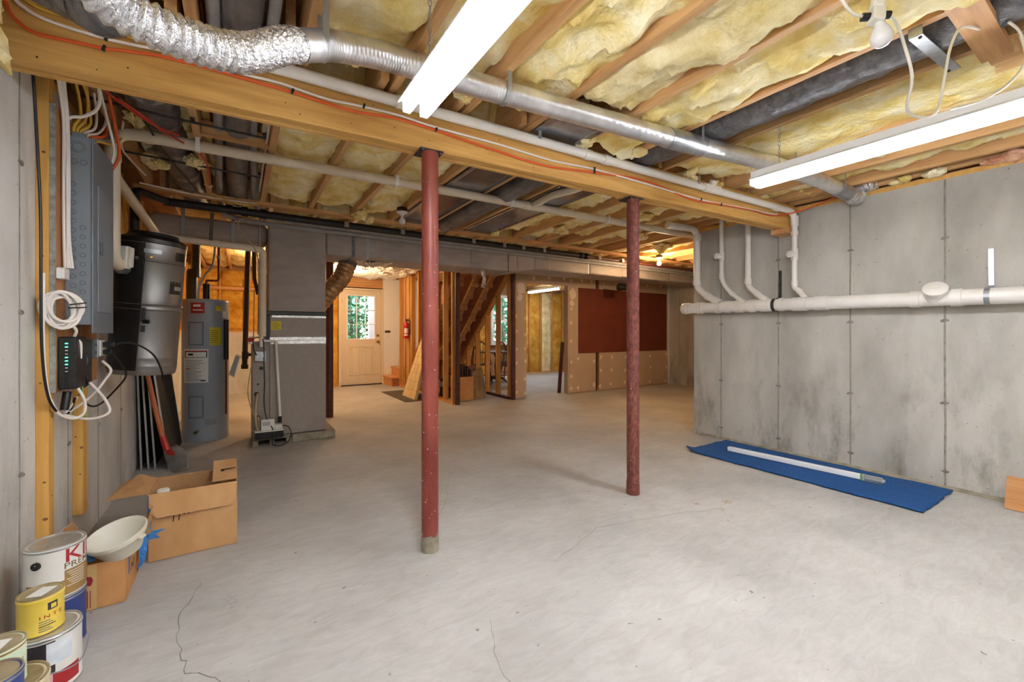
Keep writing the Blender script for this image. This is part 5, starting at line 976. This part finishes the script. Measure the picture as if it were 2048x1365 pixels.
# ================================================================ BOXES, LEFT
def sheet_quad(name, mm, parent, a, b, c, d, th=.004, n=5, wob=.004, sd=0):
    a,b,c,d = map(Vector,(a,b,c,d)); nn = (b-a).cross(d-a).normalized()
    return MB().grid(lambda u,v: (a*(1-u)+b*u)*(1-v)+(d*(1-u)+c*u)*v + nn*wob*fbm(u*3+sd,v*3,sd), n, n).build(name, mm, parent, solid=th)
t = thing('cardboard_box', 'large open cardboard box with folded-out flaps by the left wall', 'box', (-.2,2.95,0))
X0,X1,Y0,Y1,H = -.386,-.012,2.805,3.10,.345
sheet_quad('front_side', m_card, t, (X0,Y0,.003),(X1,Y0,.003),(X1,Y0,H),(X0,Y0,H)); sheet_quad('back_side', m_cardin, t, (X1,Y1,.003),(X0,Y1,.003),(X0,Y1,H),(X1,Y1,H)); sheet_quad('left_side', m_card, t, (X0,Y1,.003),(X0,Y0,.003),(X0,Y0,H),(X0,Y1,H)); sheet_quad('right_side', m_card, t, (X1,Y0,.003),(X1,Y1,.003),(X1,Y1,H),(X1,Y0,H)); sheet_quad('bottom', m_cardin, t, (X0,Y0,.005),(X1,Y0,.005),(X1,Y1,.005),(X0,Y1,.005))
m = MB(); m.prism([(X0+.002,Y0-.006,H+.002),(X1-.002,Y0-.006,H+.002),(X1-.006,Y0-.016,H-.085),(X1-.028,Y0-.02,H-.118),(X0+.035,Y0-.022,H-.118),(X0+.003,Y0-.016,H-.085)],(0,-.004,0)); m.build('front_flap', m_card, t)
m = MB(); m.prism([(X0,Y0+.005,H),(X0,Y1-.005,H),(X0-.075,Y1-.005,H+.035),(X0-.15,Y1-.02,H-.005),(X0-.165,Y0+.03,H-.01),(X0-.06,Y0+.005,H+.03)],(0,0,.004)); m.build('left_flap', m_card, t)
m = MB(); m.prism([(X1,Y1,H),(X1-.115,Y1,H),(X1-.11,Y0+.02,H+.005),(X1,Y0+.02,H+.005)],(0,0,.004)); m.v = [p+Vector((0,0,.05*(p.y-Y0)/.3)) for p in m.v]; fl2 = m.build('right_flap', m_card, t)
m = MB(); m.prism([(X1-.075,2.93,H+.032),(X1-.06,2.93,H+.032),(X1-.06,2.945,H+.034),(X1-.005,2.95,H+.036),(X1-.005,2.957,H+.037),(X1-.075,2.957,H+.036)],(0,0,.0005)); m.build('handle_slot', m_ink, t)
sheet_quad('back_flap', m_cardin, t, (X1-.01,Y1+.004,H),(X0+.01,Y1+.004,H),(X0+.02,Y1+.06,H-.09),(X1-.02,Y1+.06,H-.09))
box('tape_strip', m_bluet, t, X0-.003,X0+.07,Y0-.0035,Y0-.0025,.118,.160); box('tape_strip', m_bluet, t, X0-.003,X0+.012,Y0-.0036,Y0-.0025,.17,.34)
def scrawl(pts, r=.0022): return MB().tube(smoothpath(pts,4), r, 5).build('pen_mark', m_ink, t)
yy = Y0-.0035
for k, x in enumerate((-.285,-.262)): scrawl([(x+.012,yy,.222),(x+.006,yy,.225),(x,yy,.213),(x-.002,yy,.188)]); 
scrawl([(-.315,yy,.219),(-.29,yy,.222)]); scrawl([(-.245,yy,.222),(-.24,yy,.217),(-.235,yy,.226)]); scrawl([(-.228,yy,.228),(-.222,yy,.215)]); scrawl([(-.212,yy,.2265),(-.19,yy,.2275)],.0014)
b = thing('white_bottle', 'white-capped plastic bottle standing inside the large open box', 'bottle', (-.335,2.87,.01)); MB().lathe((-.335,2.87,.01), [(.03,0),(.034,.005),(.034,.25),(.03,.28),(.02,.30)], 20).build('body', m_white, b, smooth=True); MB().lathe((-.335,2.87,.31), [(.026,0),(.027,.003),(.027,.03),(.024,.034)], 20).build('cap', m_dryw, b, smooth=True)
t = thing('cardboard_box', 'smaller kraft cardboard box with blue tape in front of the larger box', 'box', (-.49,2.63,0))
X0,X1,Y0,Y1,H = -.605,-.416,2.457,2.785,.193
sheet_quad('front_side', m_cardk, t, (X0,Y0,.003),(X1,Y0,.003),(X1,Y0,H),(X0,Y0,H),wob=.001); sheet_quad('back_side', m_cardk, t, (X1,Y1,.003),(X0,Y1,.003),(X0,Y1,H),(X1,Y1,H)); sheet_quad('left_side', m_cardk, t, (X0,Y1,.003),(X0,Y0,.003),(X0,Y0,H),(X0,Y1,H)); sheet_quad('right_side', m_cardk, t, (X1,Y0,.003),(X1,Y1,.003),(X1,Y1,H),(X1,Y0,H),wob=.001); sheet_quad('bottom', m_cardin, t, (X0,Y0,.005),(X1,Y0,.005),(X1,Y1,.005),(X0,Y1,.005))
sheet_quad('right_flap', m_cardk, t, (X1+.003,Y0+.15,H),(X1+.003,Y1-.005,H),(X1+.05,Y1+.0,H+.10),(X1+.055,Y0+.19,H+.09),wob=.008)
sheet_quad('left_flap', m_cardk, t, (X0,Y1,H),(X0,Y0+.02,H),(X0-.055,Y0+.04,H+.09),(X0-.055,Y1,H+.09),wob=.006)
box('tape_strip', m_bluet, t, X1+.0025,X1+.0035,2.51,2.535,.09,.192)
sheet_quad('torn_tape', m_bluet, t, (X1+.035,Y1-.02,.29),(X1+.045,Y1+.0,.27),(X1+.03,Y1-.005,.20),(X1+.02,Y1-.03,.21),.001,6,.012,3); sheet_quad('torn_tape', m_bluet, t, (X1+.02,2.70,.20),(X1+.04,2.76,.19),(X1+.03,2.72,.07),(X1+.012,2.66,.03),.001,8,.016,5); sheet_quad('torn_paper', m_paper, t, (X1+.03,2.70,.25),(X1+.045,2.77,.25),(X1+.045,2.75,.17),(X1+.02,2.69,.18),.001,6,.014,8)
sheet_quad('torn_tape', m_bluet, t, (X0+.02,Y0+.03,H+.004),(X0+.09,Y0+.02,H+.004),(X0+.09,Y0+.10,H+.012),(X0+.02,Y0+.10,H+.012),.001,5,.01,9)
box('packing_tape', mat('packing_tape',(206,168,112),rough=.3), t, -.535,-.505,Y0-.003,Y0-.0018,.003,.19)
m = MB(); m.prism([(-.548,Y0-.0032,.105),(-.522,Y0-.0032,.105),(-.516,Y0-.0032,.125),(-.522,Y0-.0032,.142),(-.54,Y0-.0032,.145),(-.548,Y0-.0032,.13)],(0,-.0004,0)); m.build('printed_mark', m_inkr, t)
for k in range(4): box('printed_line', m_inkr, t, -.552+.0085*k,-.549+.0085*k,Y0-.0034,Y0-.0028,.012,.085)
flat_text('ENT', .045, (X1+.003,2.555,.085), (0,1,0), (0,0,1)).build('lettering', m_ink, t)
# white basin tilted on the small box
t = thing('plastic_basin', 'white plastic basin tilted on top of the smaller cardboard box', 'basin', (-.47,2.52,.19))
ax = Vector((-.19,-.20,.8)).normalized(); bc = Vector((-.431,2.518,.198))
MB().lathe(bc, [(.002,.006),(.052,.006),(.062,.014),(.094,.088),(.099,.098),(.104,.101),(.108,.099),(.108,.090),(.103,.087),(.103,.078),(.099,.074),(.066,.002),(.058,0),(.002,0)], 40, ax, close=False).build('bowl', m_cream, t, smooth=True)
q2 = Vector((0,0,1)).rotation_difference(ax).to_matrix()
for a in (math.radians(-35), math.radians(145)): p = bc+q2@Vector((.113*math.cos(a),.113*math.sin(a),.078)); MB().obox(p, (.022,.026,.006), (.4,.15,a)).build('handle_tab', m_cream, t, bevel=.004)
# ================================================================ PAINT CANS
def can(label, x, y, z, r, h, body, lid, bail=False, bands=(), rim=m_galv):
    t = thing('paint_can', label, 'paint can', (x,y,z), None); z += .0006
    MB().lathe((x,y,z), [(r*.96,0),(r,.003),(r,.008),(r*.985,.012),(r*.985,h-.014),(r,h-.010),(r,h-.002),(r*.97,h)], 40).build('body', body, t, smooth=True)
    for s in (.004, h-.008): MB().lathe((x,y,z+s-.003), [(r*.99,0),(r*1.012,.002),(r*1.012,.006),(r*.99,.008)], 40, close=False).build('rim_bead', rim, t, smooth=True)
    MB().lathe((x,y,z+h+.0005), [(r*.99,0),(r*.985,.004),(r*.93,.004),(r*.91,-.004),(r*.86,-.004),(r*.84,.001),(r*.80,.001),(.002,.0005)], 40, close=False).build('lid', lid, t, smooth=True)
    if bail is not False:
        for s in (0,math.pi): a = bail+s; MB().cyl((x+r*.98*math.cos(a),y+r*.98*math.sin(a),z+h*.74),(x+r*1.06*math.cos(a),y+r*1.06*math.sin(a),z+h*.74),.014,14).build('bail_ear', m_black if body is m_white else m_galv, t)
    return t
m_lid = mat('can_lid', (176,172,166), (212,210,205), scale=9, rough=.3, metal=.7); m_lidt = mat('can_lid_tan', (150,132,98), (196,180,146), scale=8, rough=.4, metal=.5)
m_navy = mat('navy_label', (40,58,122), (52,72,140), scale=5, rough=.45); m_gold = mat('gold_label', (150,116,62), (166,130,74), scale=5, rough=.45); m_cany = mat('yellow_can', (222,190,66), (236,208,96), scale=6, rough=.4); m_cang = mat('pale_green_can', (206,222,192), (216,230,204), scale=5, rough=.45); m_canc = mat('cream_can', (222,206,170), rough=.45); m_ink2 = mat('dark_label', (44,40,48), (58,54,62), scale=5, rough=.45); m_canr = mat('label_red', (170,36,40), rough=.5)
c1 = (-.578,2.262); can('dark blue paint can with white lower edge under the large white can', c1[0],c1[1],0,.0825,.192,m_navy,m_lid)
t = bpy.data.objects[-1] if False else None
def lastcan(): return [o for o in bpy.data.objects if o.name.startswith('paint_can')][-1]
t1c = can('large white paint can with red lettering and wire bail, topmost by the box', c1[0],c1[1],.194,.0825,.19,m_white,m_lid,bail=math.radians(-75.7-35))
cd3 = -75.7
def lab(t, c, r, nm, mm, a0, a1, z0, z1, dr=.0006): return cpatch(c, r*.985+dr, a0, a1, z0, z1, 14).build(nm, mm, t, solid=.0004)
lab(t1c,c1,.0825,'label_band',m_gold,cd3-60,cd3+85,.206,.262); lab(t1c,c1,.0825,'label_field',m_gold,cd3+16,cd3+85,.262,.297,.0007)
can_text('KILZ', .072, (c1[0],c1[1],0), .0820, math.radians(cd3+14), .325).build('lettering', m_canr, t1c); can_text('PREMIUM', .030, (c1[0],c1[1],0), .0820, math.radians(cd3+14), .302).build('lettering', mat('bronze_ink',(122,104,66),rough=.6), t1c)
for k in range(7): lab(t1c,c1,.0825,'printed_line',m_white,cd3+20+4*(k%3),cd3+62,.286-.0085*k,.2885-.0085*k,.0015)
bl = [Vector((c1[0]+.088*math.cos(a),c1[1]+.088*math.sin(a),.337)) for a in (math.radians(cd3-35),math.radians(cd3-35+180))]; mid = (bl[0]+bl[1])/2; dd = (bl[1]-bl[0])/2; MB().tube([mid+dd*math.cos(a)+Vector((.02*math.sin(a),.03*math.sin(a),.085*math.sin(a))) for a in [math.pi*i/20 for i in range(21)]], .0018, 6).build('wire_bail', m_steel, t1c, smooth=True)
c2 = (-.535,2.02); t2c = can('white and black paint can with red label and bail beneath the yellow can', c2[0],c2[1],0,.0825,.19,m_white,m_lid,bail=math.radians(-130))
cdw = math.degrees(math.atan2(-c2[1],-c2[0])); lab(t2c,c2,.0825,'label_field',m_ink2,cdw-60,cdw+12,.075,.176); lab(t2c,c2,.0825,'label_field',m_canr,cdw+8,cdw+60,.02,.07); lab(t2c,c2,.0825,'label_field',mat('pink_label',(236,190,190),rough=.5),cdw-30,cdw+8,.02,.074); lab(t2c,c2,.0825,'label_swirl',mat('pale_blue_label',(206,216,226),(235,238,242),scale=14,rough=.5),cdw-2,cdw+42,.10,.172,.0012)
can_text('ALL', .05, (c2[0],c2[1],0), .0826, math.radians(cdw+22), .085).build('lettering', m_white, t2c)
MB().tube(smoothpath([(c2[0]+.09*math.cos(math.radians(cdw-38)),c2[1]+.09*math.sin(math.radians(cdw-38)),.128),(c2[0]+.105*math.cos(math.radians(cdw)),c2[1]+.105*math.sin(math.radians(cdw)),.09),(c2[0]+.11*math.cos(math.radians(cdw+40)),c2[1]+.11*math.sin(math.radians(cdw+40)),.08),(c2[0]+.10*math.cos(math.radians(cdw+95)),c2[1]+.10*math.sin(math.radians(cdw+95)),.11)],6), .0022, 6).build('wire_bail', m_steel, t2c, smooth=True)
c3 = (-.549,2.015); t3c = can('yellow quart paint can with a paper slip on its lid', c3[0],c3[1],.1932,.055,.118,m_cany,m_lidt,rim=m_cany)
cdy = math.degrees(math.atan2(-c3[1],-c3[0])); MB().prism([(c3[0]-.03,c3[1]-.02,.314),(c3[0]+.01,c3[1]-.035,.314),(c3[0]+.035,c3[1]+.02,.314),(c3[0]-.005,c3[1]+.035,.314)],(0,0,.0004)).build('paper_slip', m_white, t3c)
lab(t3c,c3,.055,'label_picture',m_ink2,cdy+16,cdy+42,.268,.292); lab(t3c,c3,.055,'label_picture',m_cany,cdy+24,cdy+38,.272,.286,.0012); can_text('I N T E', .016, (c3[0],c3[1],0), .0550, math.radians(cdy-5), .245).build('lettering', m_canr, t3c)
for k in range(5): lab(t3c,c3,.055,'printed_line',m_ink if k == 2 else m_inkg,cdy-5,cdy+22+7*(k%3),.236-.0075*k,.2385-.0075*k,.001)
c4 = (-.543,1.752); can('cream paint can standing on the floor under the pale green can', c4[0],c4[1],0,.0825,.19,m_canc,m_lidt,rim=m_canc)
c5 = (-.557,1.738); t5c = can('pale green quart paint can with a torn white paper on its lid', c5[0],c5[1],.1932,.055,.118,m_cang,m_lidt,rim=m_gold)
cdg = math.degrees(math.atan2(-c5[1],-c5[0])); MB().prism([(c5[0]-.045,c5[1]-.02,.314),(c5[0]+.015,c5[1]-.03,.314),(c5[0]+.025,c5[1]+.015,.314),(c5[0]-.03,c5[1]+.03,.314)],(0,0,.0004)).build('paper_slip', m_white, t5c)
can_text('I N', .016, (c5[0],c5[1],0), .0550, math.radians(cdg+32), .26).build('lettering', m_ink, t5c)
for k in range(9): lab(t5c,c5,.055,'printed_line',m_inkg,cdg-40,cdg+random.uniform(-18,0),.215+.0085*k,.217+.0085*k,.001)
c6 = (-.512,1.575); can('paint can at the lower left corner supporting the dark blue quart can', c6[0],c6[1],0,.0825,.19,m_white,m_lid)
can('dark blue quart paint can at the lower left corner of the picture', c6[0]-.008,c6[1]+.02,.1932,.055,.118,m_navy,m_lidt)
# ================================================================ OUTDOORS
t = tag(box('lawn', m_grass, None, -6, 18, 9.95, 34, -.25, -.05), 'mown green lawn outside behind the house', 'lawn')
def leafy(name, label, x, y, h, r, n, mm, trunk=True):
    t = thing(name, label, 'tree' if trunk else 'shrub', (x,y,-.05)); m = MB(); rg = random.Random(int(x*100+y))
    for i in range(n):
        a = rg.uniform(0,6.283); u = rg.uniform(-1,1); k = r*rg.uniform(.55,1.0); s = math.sqrt(1-u*u)
        c = Vector((x+k*s*math.cos(a), y+k*s*math.sin(a)*.8, h*.55+k*u*h*.5/r)); 
        if c.z < 0: c.z = rg.uniform(.05,.6)
        d = Vector((rg.uniform(-1,1),rg.uniform(-1,1),rg.uniform(-.6,.4))).normalized(); e = d.cross(Vector((rg.uniform(-1,1),rg.uniform(-1,1),1))).normalized(); L = rg.uniform(.07,.14)
        m.add([c-d*L, c+e*L*.42+Vector((0,0,.01)), c+d*L, c-e*L*.42], [(0,1,2,3)])
    f = m.build('foliage', mm, t); f['kind'] = 'stuff'
    if trunk: MB().tube([(x,y,-.06),(x+.05,y,h*.3),(x,y,h*.7)], [.14,.1,.05], 10).build('trunk', m_bark, t, smooth=True)
for i, (x, y, h, r) in enumerate(((1.6,13.2,3.4,1.3),(3.0,14.5,4.6,1.7),(4.6,13.6,3.2,1.3),(6.4,14.2,4.8,1.7),(8.2,13.4,3.6,1.5),(10.2,14.6,5.0,1.9),(.2,14.4,4.2,1.6),(3.9,17.5,7,2.6),(7.5,18,7.5,2.8),(11.5,18,7,2.8),(.5,18,7,2.6))):
    leafy('tree', 'leafy green tree outside the glazing, %s from the left%s' % (('second','fourth','fifth','seventh','eighth','tenth','first','fourth','fifth','sixth','third')[i], ' in the front row' if i < 7 else ' in the back row'), x, y, h, r, 2600 if i < 7 else 3200, m_green if i%2 else m_green2)
t = thing('porch_post', 'pale pink porch post outside the glazed door', 'post', (3.05,11.2,-.05)); box('post', m_deck, t, 2.83,2.98,11.2,11.35,-.05,3.0); box('base_trim', m_deck, t, 2.80,3.01,11.17,11.38,-.05,.12)
# ---- repeats carry a group
GROUPS = {'paint_can':'paint cans stacked by the left wall','window_screen':'window screens leaning in the left corner','drain_riser':'white drain risers on the right wall',
 'fluorescent_light':'fluorescent lights','ceiling_bulb':'bare bulbs on the ceiling','tree':'trees outside the house','windsor_chair':'chairs in the far room','steel_column':'steel columns',
 'supply_duct':'round supply ducts between the joists','cardboard_box':'open cardboard boxes','line_pipe':'grey foam pipes','wall_stud':'studs on the left wall','hanger_rod':'duct support rods',
 'drain_stack':'black drain stacks behind the furnace','furnace_block':'concrete blocks under the furnace','cable':'cables by the electrical panel','foil_scrap':'foil scraps under the main duct'}
for o in bpy.data.objects:
    if o.parent is None and 'category' in o:
        g = GROUPS.get(o.name.split('.')[0])
        if g: o['group'] = g
